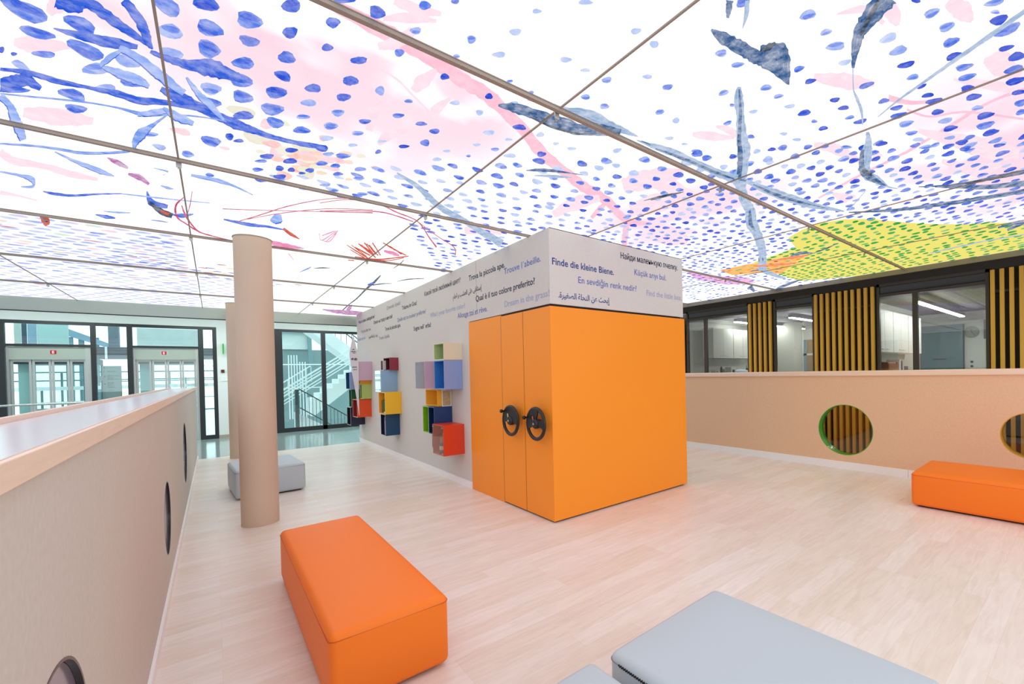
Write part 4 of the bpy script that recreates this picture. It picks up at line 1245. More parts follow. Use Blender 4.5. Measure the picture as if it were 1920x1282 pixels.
# ------------------------------------------------------------------ wall boxes on the long felt wall
BOXG = 'coloured cube shelves on the grey felt wall'
def cube(label, y0, y1, z0, z1, d, rgb, inner=None, edge=None, front=None, back=True):
    """open box hung on the wall, its mouth towards -x"""
    o = thing('wall_shelf', label, 'shelf', (XW, (y0 + y1) / 2, z0), 0, BOXG)
    w, h, t = y1 - y0, z1 - z0, .012
    key = '%d_%d_%d' % rgb
    m1 = mat('lacquer_' + key, rgb, rough=.38)
    inner = inner or rgb
    m2 = mat('lacquer_%d_%d_%d' % inner, inner, rough=.38)
    y0, y1 = -w / 2, w / 2
    b = MB()
    for (A, B, Cc, D, E, F_) in ((-d, -.001, y0, y0 + t, 0, h), (-d, -.001, y1 - t, y1, 0, h), (-d, -.001, y0 + t, y1 - t, 0, t), (-d, -.001, y0 + t, y1 - t, h - t, h)):
        b.box(A, B, Cc, D, E, F_)
    b.build('carcass', m1, o)
    MB().box(-.012, -.0012, y0 + t, y1 - t, t, h - t).build('back_panel', m2, o)
    if inner != rgb:
        c = MB()
        c.box(-d + .002, -.013, y1 - t - .002, y1 - t - .0005, t, h - t).box(-d + .002, -.013, y0 + t + .0005, y0 + t + .002, t, h - t).box(-d + .002, -.013, y0 + t, y1 - t, t + .0005, t + .002).box(-d + .002, -.013, y0 + t, y1 - t, h - t - .002, h - t - .0005)
        c.build('inner_lining', m2, o)
    if edge:
        e = MB(); q = .006
        e.box(-d - .002, -d, y0, y0 + q, 0, h).box(-d - .002, -d, y1 - q, y1, 0, h).box(-d - .002, -d, y0 + q, y1 - q, 0, q).box(-d - .002, -d, y0 + q, y1 - q, h - q, h)
        e.build('front_edge', mat('pale_edge_%d_%d_%d' % edge, edge, rough=.4), o)
    if front == 'glass':
        MB().box(-d - .007, -d - .003, y0 + .002, y1 - .002, .002, h - .002).build('glass_door', glass_mat('shelf_glass', (250, 240, 236), .0), o)
        for yy in (y0 + .025, y1 - .025):
            for zz in (.03, h - .03):
                MB().lathe([(.009, -.004), (.009, .004)], (-d - .008, yy, zz), 12, axis='x').build('door_clip', M_STEEL, o)
    elif front == 'mirror':
        dd = MB().box(-d - .008, -d - .002, y0 + .003, y1 - .003, .003, h - .003).build('glossy_door', mat('mirror_door', (228, 238, 242), rough=.04, metal=.85), o)
        MB().lathe([(.008, -.012), (.008, .004)], (-d - .010, y0 + .03, .04), 12, axis='x').build('door_knob', M_STEEL, dd)
    elif front == 'film':
        MB().box(-d - .006, -d - .002, y0 + .004, y1 - .004, .004, h - .004).build('door', mat('silver_lilac_film', (176, 160, 176), rough=.16, metal=.7, noise_amt=.35, noise_scale=5, stretch=(1, 6, 1)), o)
    return o
WHT = (236, 236, 228)
cube('cream cube shelf with pale green inside, topmost of the cluster nearest the cupboard', 5.690, 6.037, 1.700, 1.927, .253, (226, 216, 192), (182, 204, 148), (232, 236, 214))
cube('mauve cube with a silvery lilac door, next to the light blue cube', 6.050, 6.400, 1.318, 1.690, .378, (198, 164, 184), None, (226, 206, 214), 'film')
cube('periwinkle blue cube with bright blue inside, below the cream cube', 5.692, 6.042, 1.309, 1.698, .252, (138, 160, 214), (58, 130, 204), (170, 190, 226))
cube('yellow cube between the mauve cube and the navy cube', 6.092, 6.540, 1.064, 1.300, .198, (246, 178, 38), (250, 190, 70))
cube('navy cube right above the red glass-fronted cube', 6.071, 6.282, .682, 1.060, .256, (22, 62, 118), (10, 40, 82), (60, 100, 150))
cube('lime green cube left of the navy cube', 6.286, 6.505, .684, 1.060, .256, (122, 176, 30), (128, 182, 24), (196, 220, 150))
red = cube('bright red cube with a glass door, lowest of the cluster nearest the cupboard', 5.680, 6.053, .433, .835, .287, (222, 64, 30), (200, 84, 62), (236, 110, 80), 'glass')
cube('narrow dark green cube half hidden behind the red glass-fronted cube', 6.060, 6.165, .500, .676, .256, (40, 60, 34))
cube('maroon cube shelf holding books, topmost of the middle cluster', 8.422, 8.800, 1.607, 1.835, .150, (142, 42, 60), (78, 14, 30))
cube('sky blue cube with a mirror-bright door, under the maroon cube', 8.506, 8.856, 1.217, 1.606, .280, (142, 178, 214), None, (200, 222, 236), 'mirror')
cube('big yellow cube with books, under the sky blue mirrored cube', 8.310, 8.700, .826, 1.216, .276, (248, 188, 40), (240, 170, 34), (246, 226, 180))
cube('dark teal blue cube with pink books, lowest of the middle cluster', 8.428, 8.720, .433, .816, .245, (14, 66, 106), (8, 30, 52), (214, 222, 224))
cube('pink mauve cube at the far end of the felt wall, beside the leaf-shaped panel', 10.194, 10.463, 1.423, 1.817, .269, (208, 172, 192))
cube('flat amber cube squeezed between the pink mauve and the olive cubes', 10.277, 10.42, 1.343, 1.421, .221, (228, 160, 30))
cube('olive green cube under the amber one at the far end', 10.286, 10.445, 1.031, 1.341, .188, (180, 196, 110), (140, 160, 84), (220, 228, 180))
cube('orange red cube under the olive green cube, far cluster', 10.322, 10.722, .643, 1.021, .276, (232, 78, 22), (150, 40, 40), (240, 214, 206))
cube('light blue cube behind the leaf-shaped panel', 10.590, 10.940, 1.236, 1.606, .350, (146, 170, 214), (20, 84, 130), (214, 226, 236))
cube('dark green cube below the light blue one behind the leaf-shaped panel', 10.730, 10.935, .842, 1.226, .297, (10, 104, 58), (6, 76, 44), (214, 230, 220))
cube('midnight navy cube, lowest of the far cluster', 10.893, 11.233, .434, .832, .286, (24, 34, 66), (8, 14, 30), (224, 230, 234))

def book(label, x0, x1, y0, y1, z0, z1, rgb, tilt=0.0, group=None, page=True):
    o = thing('book', label, 'book', ((x0 + x1) / 2, (y0 + y1) / 2, z0), 0, group)
    w, t, h = x1 - x0, y1 - y0, z1 - z0
    o.rotation_euler = (tilt, 0, 0)
    m = mat('cover_%d_%d_%d' % rgb, rgb, rough=.5)
    c = .12 * t
    MB().box(-w / 2, w / 2, -t / 2, -t / 2 + c, 0, h).box(-w / 2, w / 2, t / 2 - c, t / 2, 0, h).box(-w / 2, -w / 2 + .003, -t / 2 + c, t / 2 - c, 0, h).build('cover', m, o)
    MB().box(-w / 2 + .003, w / 2 - .004, -t / 2 + c, t / 2 - c, .003, h - .003).build('pages', mat('paper', (238, 232, 220), rough=.8), o)
    return o
GM = 'books sticking out of the maroon cube'
book('dark red book standing nearest the opening side of the maroon cube', 2.392, 2.505, 8.690, 8.706, 1.6195, 1.800, (88, 16, 32), .0, GM)
book('white book in the middle of the maroon cube, jutting out', 2.345, 2.500, 8.722, 8.738, 1.6195, 1.790, (226, 214, 208), .0, GM)
book('dark violet book deepest in the maroon cube, jutting out most', 2.325, 2.500, 8.750, 8.776, 1.6195, 1.785, (104, 58, 78), .0, GM)
GY = 'books inside the big yellow cube'
book('green book standing in the big yellow cube', 2.290, 2.500, 8.560, 8.585, .8385, 1.080, (64, 124, 30), 0, GY)
book('thin red and white book at the far side of the big yellow cube', 2.285, 2.500, 8.640, 8.660, .8385, 1.070, (176, 96, 84), 0, GY)
book('white booklet lying at the front of the big yellow cube', 2.290, 2.480, 8.345, 8.530, .8385, .862, (232, 226, 218), 0, GY)
GB = 'pink books inside the dark teal blue cube'
book('magenta book in the dark teal blue cube', 2.305, 2.500, 8.470, 8.500, .4455, .740, (176, 92, 140), 0, GB)
book('pale pink book in the middle of the dark teal blue cube', 2.305, 2.500, 8.512, 8.538, .4455, .700, (204, 160, 188), 0, GB)
book('plum coloured book deepest in the dark teal blue cube', 2.305, 2.500, 8.552, 8.584, .4455, .760, (110, 54, 96), 0, GB)
bt = thing('jar', 'small jar with a white label and dark filling inside the red cube', 'jar', (2.290, 5.858, .4455))
MB().lathe([(.030, 0), (.034, .006), (.034, .125), (.028, .140), (.026, .150)], (0, 0, 0), 28).build('jar_body', mat('brown_filling', (92, 66, 60), rough=.3, noise_amt=.5, noise_scale=90), bt, smooth=40)
MB().lathe([(.0345, .055), (.0345, .105)], (0, 0, 0), 28).build('jar_label', mat('label_paper', (236, 228, 214), rough=.7), bt, smooth=40)
MB().lathe([(.029, .150), (.029, .205), (.025, .212)], (0, 0, 0), 28).build('jar_lid', mat('cork', (186, 140, 104), rough=.8), bt, smooth=40)
pf = thing('picture', 'small framed picture leaning on top of the navy cube under the periwinkle cube', 'picture', (2.455, 6.0772, 1.0605))
MB().box(-.068, .068, -.004, .006, 0, .232).build('picture_frame', mat('white_frame', (232, 232, 226), rough=.4), pf)
MB().box(-.056, .056, -.005, -.0042, .012, .220).build('picture_sheet', mat('sepia_sheet', (190, 164, 122), rough=.7, noise_amt=.45, noise_scale=26), pf)

# leaf-shaped info panel
lf = thing('info_panel', 'tall white leaf-shaped panel with dark print at the far end of the felt wall', 'sign', (2.181, 10.178, 0))
prof = [(2.345, 0.004), (2.25, .026), (2.12, .054), (1.98, .078), (1.86, .079), (1.70, .068), (1.45, .050), (1.15, .027), (.90, .012), (.70, .003)]
cz = lambda z: .075 * (1.98 - z) / 1.3 if z < 1.98 else 0.0
b = MB()
n = len(prof)
vs = []
for yy in (-.008, .008):
    vs += [(-w + cz(z), yy, z) for z, w in prof] + [(w + cz(z), yy, z) for z, w in prof]
fs = []
for s in (0, 2 * n):
    fs += [(s + i, s + i + 1, s + n + i + 1, s + n + i) for i in range(n - 1)]
for i in range(n - 1):
    fs += [(i, i + 1, 2 * n + i + 1, 2 * n + i), (n + i, n + i + 1, 3 * n + i + 1, 3 * n + i)]
fs += [(0, n, 3 * n, 2 * n), (n - 1, 2 * n - 1, 4 * n - 1, 3 * n - 1)]
b.add(vs, fs)
b.build('panel', mat('panel_white', (226, 216, 222), rough=.5), lf)
for z, h, l, r_ in ((2.055, .026, -.028, .022), (2.010, .026, -.050, .048), (1.985, .020, -.024, .040), (1.845, .050, -.050, .000), (1.838, .056, .004, .062), (1.690, .026, -.036, .054), (1.640, .022, -.024, .050)):
    pr_ = MB()
    x = l
    k = 0
    while x < r_ - .004:
        w = .0055 + .004 * ((k * 7) % 3)
        pr_.box(x, min(r_, x + w), -.0092, -.0081, z + .004 * (k % 2), z + h - .005 * ((k + 1) % 3))
        x += w + .003; k += 1
    pr_.build('print_line', mat('panel_print', (60, 58, 66), rough=.6), lf)
bx('bracket', M_STEEL, lf, .05, .11, .0082, .0155, 1.62, 1.64)

# ------------------------------------------------------------------ glass front at the far end
def frame_bars(b, bars):
    for (x0, x1, z0, z1) in bars: b.box(x0, x1, YG - .03, YG + .05, z0, z1)
    return b
w1 = struct(frame_bars(MB(), [(-6.0, .068, 2.775, 2.845), (-3.40, -3.245, 0, 2.775), (-2.07, -1.99, 0, 2.775), (-1.51, -1.42, 0, 2.775), (-.285, -.185, 0, 2.775), (-.012, .068, 0, 2.775), (-3.245, -2.07, 2.292, 2.345), (-1.42, -.285, 2.295, 2.342),
     (-.185, -.012, 0, .10), (-1.99, -1.51, 0, .10), (-6.0, -3.40, 0, .08), (-4.75, -4.67, .08, 2.775)]).build('window_1', M_FRAME), 'dark framed glass front around the two lifts')
for (x0, x1, z0, z1) in ((-3.245, -2.07, 2.345, 2.775), (-1.42, -.285, 2.342, 2.775), (-1.99, -1.51, .10, 2.775), (-.185, -.012, .10, 2.775), (-6.0, -4.75, .08, 2.775), (-4.67, -3.40, .08, 2.775)):
    bx('pane', M_GLASS, w1, x0 - .002, x1 + .002, YG + .005, YG + .013, z0 - .002, z1 + .002)
w2 = struct(frame_bars(MB(), [(.40, 5.9, 2.79, 2.862), (.38, .42, 0, 2.79), (1.262, 1.440, 0, 2.79), (2.360, 2.468, 0, 2.79), (3.44, 3.54, 0, 2.79), (4.5, 4.6, 0, 2.79), (1.44, 5.9, -.002, .115), (.42, 1.262, 1.985, 2.165)]).build('window_2', M_FRAME), 'dark framed glass front looking out on the stairs')
for (x0, x1, z0, z1) in ((1.44, 2.36, .115, 2.79), (2.468, 3.44, .115, 2.79), (3.54, 4.5, .115, 2.79), (4.6, 5.9, .115, 2.79), (.42, 1.262, 2.165, 2.79)):
    bx('pane', M_GLASS, w2, x0 - .002, x1 + .002, YG + .005, YG + .013, z0 - .002, z1 + .002)
dr = struct(MB().box(.43, .53, YG - .02, YG + .04, .01, 1.98).box(1.165, 1.255, YG - .02, YG + .04, .01, 1.98).box(.53, 1.165, YG - .02, YG + .04, .01, .11).box(.53, 1.165, YG - .02, YG + .04, 1.88, 1.98).build('door_1', M_FRAME), 'dark framed glass door behind the columns')
bx('pane', M_GLASS, dr, .528, 1.167, YG + .005, YG + .013, .108, 1.882)
MB().box(1.185, 1.225, YG - .028, YG - .02, .60, .78).tube([(1.205, YG - .028, .72), (1.205, YG - .07, .72), (1.09, YG - .07, .72)], .009, 10).lathe([(.010, YG - .034), (.010, YG - .028)], (1.205, 0, .64), 12, axis='y').build('door_handle', M_STEEL, dr, smooth=40)
struct(MB().box(.068, .38, YG - .04, YG + .10, 0, 3.12).build('wall_far', M_WHITE), 'white wall strip between the lifts and the glass door')
struct(bx('baseboard_far', mat('beige_skirt', (176, 166, 152), rough=.6), None, .070, .38, YG - .055, YG - .04, 0, .085))
struct(MB().box(-7.1, .068, YG - .04, YG + .10, 2.845, 3.12).box(.38, 5.9, YG - .04, YG + .10, 2.862, 3.12).build('wall_far_bulkhead', M_WHITE), 'white bulkhead above the dark glass fronts')
sg = tag(bx('exit_sign', mat('green_sign', (30, 160, 66), rough=.4, emit=.25), None, .180, .205, YG - .22, YG - .042, 2.165, 2.415), 'green escape sign seen edge-on on the white wall strip', 'sign')
al = thing('alarm_button', 'small dark red alarm button on the white wall strip', 'alarm button', (.172, YG - .042, 1.72))
MB().box(-.035, .035, -.03, 0, -.04, .04).build('housing', mat('dark_red', (110, 50, 50), rough=.4), al, bevel=.004)
MB().lathe([(.016, -.035), (.016, -.03)], (0, 0, 0), 16, axis='y').build('button', M_BLACK, al)
sw = thing('light_switch', 'white double switch on the white wall strip below the alarm button', 'switch', (.190, YG - .042, 1.52))
MB().box(-.07, .07, -.012, 0, -.062, .062).build('switch_plate', mat('switch_white', (244, 246, 244), rough=.3), sw, bevel=.003)
MB().box(-.060, -.003, -.018, -.012, -.05, .05).build('rocker', mat('switch_white', (244, 246, 244)), sw, bevel=.002)
MB().box(.003, .060, -.018, -.012, -.05, .05).build('rocker', mat('switch_white', (244, 246, 244)), sw, bevel=.002)

# lifts
def lift(label, x0, x1, header_z, disp_x, doors, disp_frame=None):
    o = thing('lift', label, 'lift', ((x0 + x1) / 2, 15.02, 0))
    c = (x0 + x1) / 2
    jw = .095
    bx('jamb', M_STEEL, o, x0 - c, x0 + jw - c, -.04, .16, 0, 2.29)
    bx('jamb', M_STEEL, o, x1 - jw - c, x1 - c, -.04, .16, 0, 2.29)
    bx('header', mat('header_steel', (176, 186, 176), rough=.35, metal=.5), o, x0 + jw - c, x1 - jw - c, -.025, .16, 2.015, 2.29)
    if disp_frame:
        bx('display_frame', M_STEEL, o, disp_x - .075 - c, disp_x + .075 - c, -.031, -.025, 2.12, 2.235)
    dp = bx('display', mat('display_red', (150, 8, 28), rough=.2, emit=.5), o, disp_x - .042 - c, disp_x + .042 - c, -.037, -.025, 2.135, 2.215)
    E = MB()
    for (a, b_, c_, d_) in ((-.016, -.008, 2.150, 2.200), (-.016, .014, 2.150, 2.157), (-.016, .014, 2.172, 2.179), (-.016, .014, 2.193, 2.200)):
        E.box(disp_x + a - c, disp_x + b_ - c, -.0385, -.037, c_, d_)
    E.build('display_letter', mat('pale_led', (255, 190, 196), emit=1.2), dp)
    for (a, b_) in doors:
        d = MB()
        d.box(a - c, a + .034 - c, .06, .09, .0, 2.015).box(b_ - .034 - c, b_ - c, .06, .09, 0, 2.015).box(a + .034 - c, b_ - .034 - c, .06, .09, 1.965, 2.015).box(a + .034 - c, b_ - .034 - c, .06, .09, 0, .12)
        leaf = d.build('door_leaf', M_STEEL, o)
        bx('pane', M_GLASS, leaf, a + .032 - c, b_ - .032 - c, .072, .078, .118, 1.967)
    return o
lift('left glazed lift with steel frame and red floor display', -3.31, -2.065, 2.0, -2.615, [(-3.212, -2.936), (-2.925, -2.668), (-2.660, -2.408), (-2.400, -2.163)])
lift('right glazed lift with steel frame, between the directory and the narrow pane', -1.480, -.240, 2.0, -.90, [(-1.383, -1.130), (-1.120, -.866), (-.858, -.604), (-.596, -.340)], True)
# lift cars, seen through the doors
for (x0, x1, nm) in ((-3.25, -2.1, 'left'), (-1.42, -.3, 'right')):
    lc = thing('lift_car', 'glass lift car behind the %s lift doors' % nm, 'lift car', ((x0 + x1) / 2, 15.9, 0))
    h = (x1 - x0) / 2
    bx('car_floor', M_GREYFLOOR, lc, -h, h, -.7, .7, -.05, 0)
    bx('car_roof', mat('car_roof', (58, 84, 88), rough=.5), lc, -h, h, -.7, .7, 1.93, 2.06)
    for sx in (-h + .02, h - .02):
        for sy in (-.68, .68):
            bx('corner_post', mat('teal_grey_post', (88, 118, 122), rough=.4), lc, sx - .02, sx + .02, sy - .02, sy + .02, 0, 1.93)
    bx('car_rail', M_STEEL, lc, -h, h, .66, .69, .86, .90)
    bx('rear_glass', M_GLASS, lc, -h + .04, h - .04, .68, .686, 0, 1.93)
    bx('control_panel', mat('aqua_panel', (190, 228, 228), rough=.25), lc, -h + .06, -h + .30, -.46, -.44, .02, 1.93)

# directory board in the pane between the lifts
di = thing('directory_sign', 'pale directory board with floor numbers between the two lifts', 'sign', (-1.792, 15.22, 0))
bx('board', mat('directory_board', (172, 186, 188), rough=.4), di, -.152, .152, -.01, .01, .95, 1.875)
bx('stand', M_STEEL, di, -.13, .13, .011, .03, 0, 1.0)
bx('side_tab', mat('white_tab', (190, 198, 198), rough=.4), di, -.205, -.153, -.008, .004, 1.535, 1.640)
bp_ = tm('k')
for (ch, z) in (('2', 1.832), ('1', 1.745), ('H', 1.632), ('0', 1.452)):
    lettering(ch, bp_, di, (-.126, -.0115, z - .012), (1, 0, 0), size=.040, bold=.02, name='floor_number')
for (z, ls) in ((1.842, (.13,)), (1.760, (.12, .13)), (1.664, (.09, .19, .06, .11, .10, .19, .10)), (1.500, (.10, .10, .10, .10, .06, .11, .09, .14)), (1.318, (.10,))):
    for k, L in enumerate(ls):
        bx('print_line', mat('print_grey', (92, 102, 110), rough=.6), di, -.074, -.074 + L, -.0112, -.0101, z - .0185 * k - .007, z - .0185 * k)

# recessed strip lights of the corridor ceiling
for k, x in enumerate((-5.0, -2.6, -.2, 2.2, 4.6)):
    o = thing('strip_light', 'recessed strip light in the corridor ceiling, %s' % ('far left', 'above the left lift', 'above the white wall strip', 'above the glass door front', 'far right')[k], 'lamp', (x, 13.2, 3.10), 0, 'recessed strip lights of the corridor')
    bx('diffuser', mat('corridor_glow', (244, 255, 252), emit=60.0), o, -.7, .7, -.05, .05, 0, .02)
    bx('housing', M_STEEL, o, -.72, .72, -.07, -.0505, -.004, .02)

# handrail along the open edge in the corridor
hr = thing('railing', 'thin steel handrail in front of the left lift', 'railing', (0, 0, 0))
MB().tube([(-4.2, 13.0, 1.112), (-1.52, 13.0, 1.112)], .019, 12).build('top_rail', M_STEEL, hr, smooth=60)
for x in (-4.0, -2.75, -1.55):
    MB().tube([(x, 13.0, 0), (x, 13.0, 1.10)], .014, 10).build('baluster', M_STEEL, hr, smooth=60)

# ------------------------------------------------------------------ outdoors
M_OUT = mat('pale_concrete', (234, 238, 236), rough=.8, noise_amt=.08, noise_scale=3)
M_WST = mat('white_steel', (248, 250, 250), rough=.5)
M_TEAL = mat('grey_teal_steel', (110, 146, 148), rough=.5)
M_DRAIL = mat('dark_railing', (44, 58, 62), rough=.5)
struct(bx('ground', M_OUT, None, -40, 40, YG + .2, 60, -1.3, -1.2), 'pale paved ground outside')
st = thing('outdoor_staircase', 'white outdoor staircase behind the glass front', 'staircase', (0, 0, 0))
b = MB()   # lower flight rising to the right, with the stepped edge in view
steps = 9
for k in range(steps):
    x = 2.55 + .2 * k; z = .79 + .163 * k
    b.add([(x, 17.95, z), (x + .2, 17.95, z), (x + .2, 17.95, z - .163 * 2.9), (x, 17.95, z - .163 * 3.9), (x, 19.2, z), (x + .2, 19.2, z), (x + .2, 19.2, z - .163 * 2.9), (x, 19.2, z - .163 * 3.9)],
          [(0, 1, 2, 3), (7, 6, 5, 4), (0, 4, 5, 1), (1, 5, 6, 2), (2, 6, 7, 3), (3, 7, 4, 0)])
b.build('lower_flight', M_OUT, st)
b = MB()
p, q = (2.2, 17.5, 3.30), (5.2, 17.5, .80)
b.add([(2.2, 17.4, 3.74), (5.2, 17.4, 1.22), (5.2, 17.4, .78), (2.2, 17.4, 3.26), (2.2, 18.6, 3.74), (5.2, 18.6, 1.22), (5.2, 18.6, .78), (2.2, 18.6, 3.26)], [(0, 1, 2, 3), (7, 6, 5, 4), (0, 4, 5, 1), (1, 5, 6, 2), (2, 6, 7, 3), (3, 7, 4, 0)])
b.build('upper_flight', M_WST, st)
r1 = MB()
for dz in (0.0, -.14):
    r1.bar((2.4, 17.42, 4.10 + dz), (5.2, 17.42, 1.72 + dz), .03)
for k in range(16):
    x = 2.5 + .17 * k
    r1.bar((x, 17.42, 3.48 - (x - 2.5) * .84), (x, 17.42, 4.0 - (x - 2.5) * .85), .014)
r1.build('upper_railing', M_DRAIL, st)
r2 = MB()
for (dx, dz, w) in ((0, 0, .05), (0, -.11, .035), (0, -.21, .05), (0, -.36, .035), (0, -.46, .03)):
    r2.bar((.9, 17.2, .62 + dz + .0), (3.6, 17.2, 2.46 + dz), w)
r2.bar((1.2, 17.6, 1.02), (2.45, 17.6, 1.90), .035)
for k in range(10):
    x = 1.3 + .13 * k
    r2.bar((x, 17.6, .55 + (x - 1.3) * .7), (x, 17.6, 1.08 + (x - 1.3) * .7), .016)
r2.build('white_bars', M_WST, st)
for k in range(7):
    x = 2.05 + .085 * k
    bx('white_post', M_WST, st, x, x + .03, 19.6, 19.64, 0, 2.35 - .25 * (k > 3))
rl = thing('outdoor_railing', 'dark stair railing going down just outside the glass front', 'railing', (0, 0, 0))
m_ = MB()
for (a, b_) in (((1.94, 16.0, 1.16), (3.6, 16.0, -.03)), ((1.94, 16.0, .60), (3.6, 16.0, -.62))):
    m_.bar(a, b_, .028)
m_.build('rail', M_DRAIL, rl)
for k in range(17):
    x = 1.98 + .095 * k; zt = 1.16 - (x - 1.94) * .715
    bx('baluster', M_DRAIL, rl, x - .006, x + .006, 15.994, 16.006, zt - 1.25, zt)
tag(bx('outdoor_post', mat('post_grey', (74, 88, 92), rough=.5), None, 1.815, 1.912, 15.95, 16.05, -1.2, 1.155), 'square grey post standing outside behind the glass', 'post')
bx_ramp = MB().add([(1.9, 16.2, .42), (4.2, 16.2, -1.0), (4.2, 16.2, -1.2), (1.9, 16.2, -1.2), (1.9, 17.0, .42), (4.2, 17.0, -1.0), (4.2, 17.0, -1.2), (1.9, 17.0, -1.2)], [(0, 1, 2, 3), (7, 6, 5, 4), (0, 4, 5, 1), (1, 5, 6, 2), (2, 6, 7, 3), (3, 7, 4, 0)]).build('outdoor_ramp', M_WST)
tag(bx_ramp, 'white sloping stair stringer below the dark outdoor railing', 'ramp')
bl = thing('outdoor_building', 'pale concrete building far behind the outdoor stairs', 'building', (0, 0, 0))
bx('facade', mat('facade_concrete', (206, 214, 212), rough=.8, noise_amt=.10, noise_scale=2.2), bl, 1.2, 3.42, 24, 27, 2.80, 4.6)
bx('lower_facade', mat('grey_teal_cladding', (128, 150, 152), rough=.7, noise_amt=.1, noise_scale=4), bl, .2, 5.4, 24.2, 27, -1.2, 2.79)
bx('roof_pipe', M_TEAL, bl, 1.2, 3.45, 23.8, 23.95, 3.52, 3.64)
bx('down_pipe', M_TEAL, bl, 3.26, 3.40, 23.8, 23.95, 1.2, 3.52)
fn = thing('mesh_fence', 'grey wire mesh fence behind the outdoor stairs', 'fence', (0, 0, 0))
f_ = MB()
for k in range(44):
    x = .6 + .11 * k
    for s in (-1, 1):
        f_.bar((x, 21.0, .2), (x + s * 1.1, 21.0, 2.55), .012)
f_.build('mesh', M_TEAL, fn)
for x in (.2, 5.5):
    bx('fence_post', M_TEAL, fn, x, x + .1, 20.97, 21.03, -1.2, 2.6)
MB().box(.2, 5.6, 20.98, 21.02, 2.02, 2.06).box(.2, 5.6, 20.98, 21.02, 1.10, 1.13).build('fence_rail', M_WST, fn)
# far things seen above and beside the lifts
cp = thing('canopy', 'white sloping roof edge seen through the pane above the left lift', 'canopy', (0, 0, 0))
MB().add([(-4.1, 22, 3.55), (-2.3, 22, 2.62), (-2.3, 22, 2.50), (-4.1, 22, 3.26), (-4.1, 24, 3.55), (-2.3, 24, 2.62), (-2.3, 24, 2.50), (-4.1, 24, 3.26)], [(0, 1, 2, 3), (7, 6, 5, 4), (0, 4, 5, 1), (1, 5, 6, 2), (2, 6, 7, 3), (3, 7, 4, 0)]).build('roof_edge', mat('blue_grey_roof', (120, 152, 172), rough=.5), cp)
for (x, w) in ((-3.62, .16), (-3.34, .12), (-2.95, .06)):
    bx('canopy_post', mat('canopy_teal', (104, 142, 152), rough=.5), cp, x, x + w, 22.2, 22.3, -1.2, 3.0)
sh = thing('shaft_glazing', 'greenish glass panels seen through the pane above the left lift', 'panel', (0, 0, 0))
bx('side_panel', mat('pale_aqua_glass', (190, 222, 220), rough=.3), sh, -3.20, -2.72, 17.0, 17.03, 2.12, 3.1)
bx('shaft_post', M_TEAL, sh, -2.76, -2.72, 17.03, 17.07, -1.2, 3.1)
for (x, w, rgb) in ((-3.56, .10, (196, 210, 200)), (-3.45, .08, (64, 84, 104)), (-3.36, .14, (150, 180, 200)), (-3.21, .06, (60, 76, 84))):
    bx('panel_strip', mat('strip_%d' % rgb[0], rgb, rough=.3), sh, x, x + w, 17.0301, 17.06, 2.12, 3.1)
bx('cross_rail', M_TEAL, sh, -3.6, -2.72, 17.0, 17.03, 2.06, 2.12)
db = thing('neighbour_building', 'dark grey clad building part seen between the two lifts', 'building', (0, 0, 0))
bx('clad_band', mat('dark_cladding', (96, 102, 110), rough=.6, noise_amt=.15, noise_scale=3, stretch=(.3, 1, 12)), db, -2.6, .6, 18.0, 18.4, 2.14, 2.47)
bx('white_joint', M_WST, db, -2.235, -2.19, 17.96, 17.99, 2.14, 2.47)
bx('upper_block', mat('mid_grey_block', (110, 124, 136), rough=.6), db, -2.17, -1.98, 18.0, 18.3, 2.471, 3.3)
bx('pier', mat('mid_grey_block', (110, 124, 136)), db, .45, .75, 18.0, 18.4, -1.2, 2.14)
bx('pier', mat('mid_grey_block', (110, 124, 136)), db, -2.64, -2.6, 18.0, 18.4, -1.2, 2.47)
bx('pale_slab', mat('pale_slab', (206, 216, 214), rough=.7, noise_amt=.14, noise_scale=5), db, -1.62, -.35, 18.0, 18.3, 2.50, 3.02)
bx('drip_rail', M_TEAL, db, -2.6, .6, 17.9, 18.0, 1.50, 1.53)
gl = thing('gallery_railing', 'white railing of the neighbouring gallery seen through the right lift', 'railing', (0, 0, 0))
for z in (.55, .95, 1.30, 1.55, 1.78):
    bx('gallery_bar', M_WST if z in (.95, 1.30) else M_TEAL, gl, -4.4, .6, 19.0, 19.06, z, z + (.10 if z == 1.30 else .035))
for k in range(14):
    x = -4.3 + .36 * k
    bx('gallery_post', M_TEAL, gl, x, x + .04, 19.1, 19.14, -1.2, 1.8 - .2 * (k % 3))

# ------------------------------------------------------------------ glazed rooms on the right
M_ROOMWALL = mat('room_wall', (206, 208, 200), rough=.7)
M_CAB = mat('cabinet_white', (230, 232, 226), rough=.45)
M_ROOMCEIL = mat('room_ceiling', (150, 146, 158), rough=.55, noise_amt=.10, noise_scale=1.2)
M_DHEAD = mat('dark_header', (52, 48, 44), rough=.5)
struct(MB().box(XR + .16, XG, -3.6, 14.95, -1.56, -1.5).build('floor_void', mat('void_floor', (206, 190, 172), rough=.6)))
struct(MB().box(XG + .05, 16.0, -3.6, 9.5, -.06, 0).build('floor_rooms', mat('room_floor', (150, 150, 146), rough=.4)))
ZH = 2.985
wg = struct(MB().box(XG + .02, XG + .14, -3.6, 9.5, ZH - .01, 3.3).box(XG + .02, XG + .14, -3.6, 9.5, -1.5, .92)
            .box(XG + .02, XG + .14, 9.4, 9.5, .9, 3.3).build('wall_glazed', M_DHEAD), 'dark band of wall above and below the windows on the right')
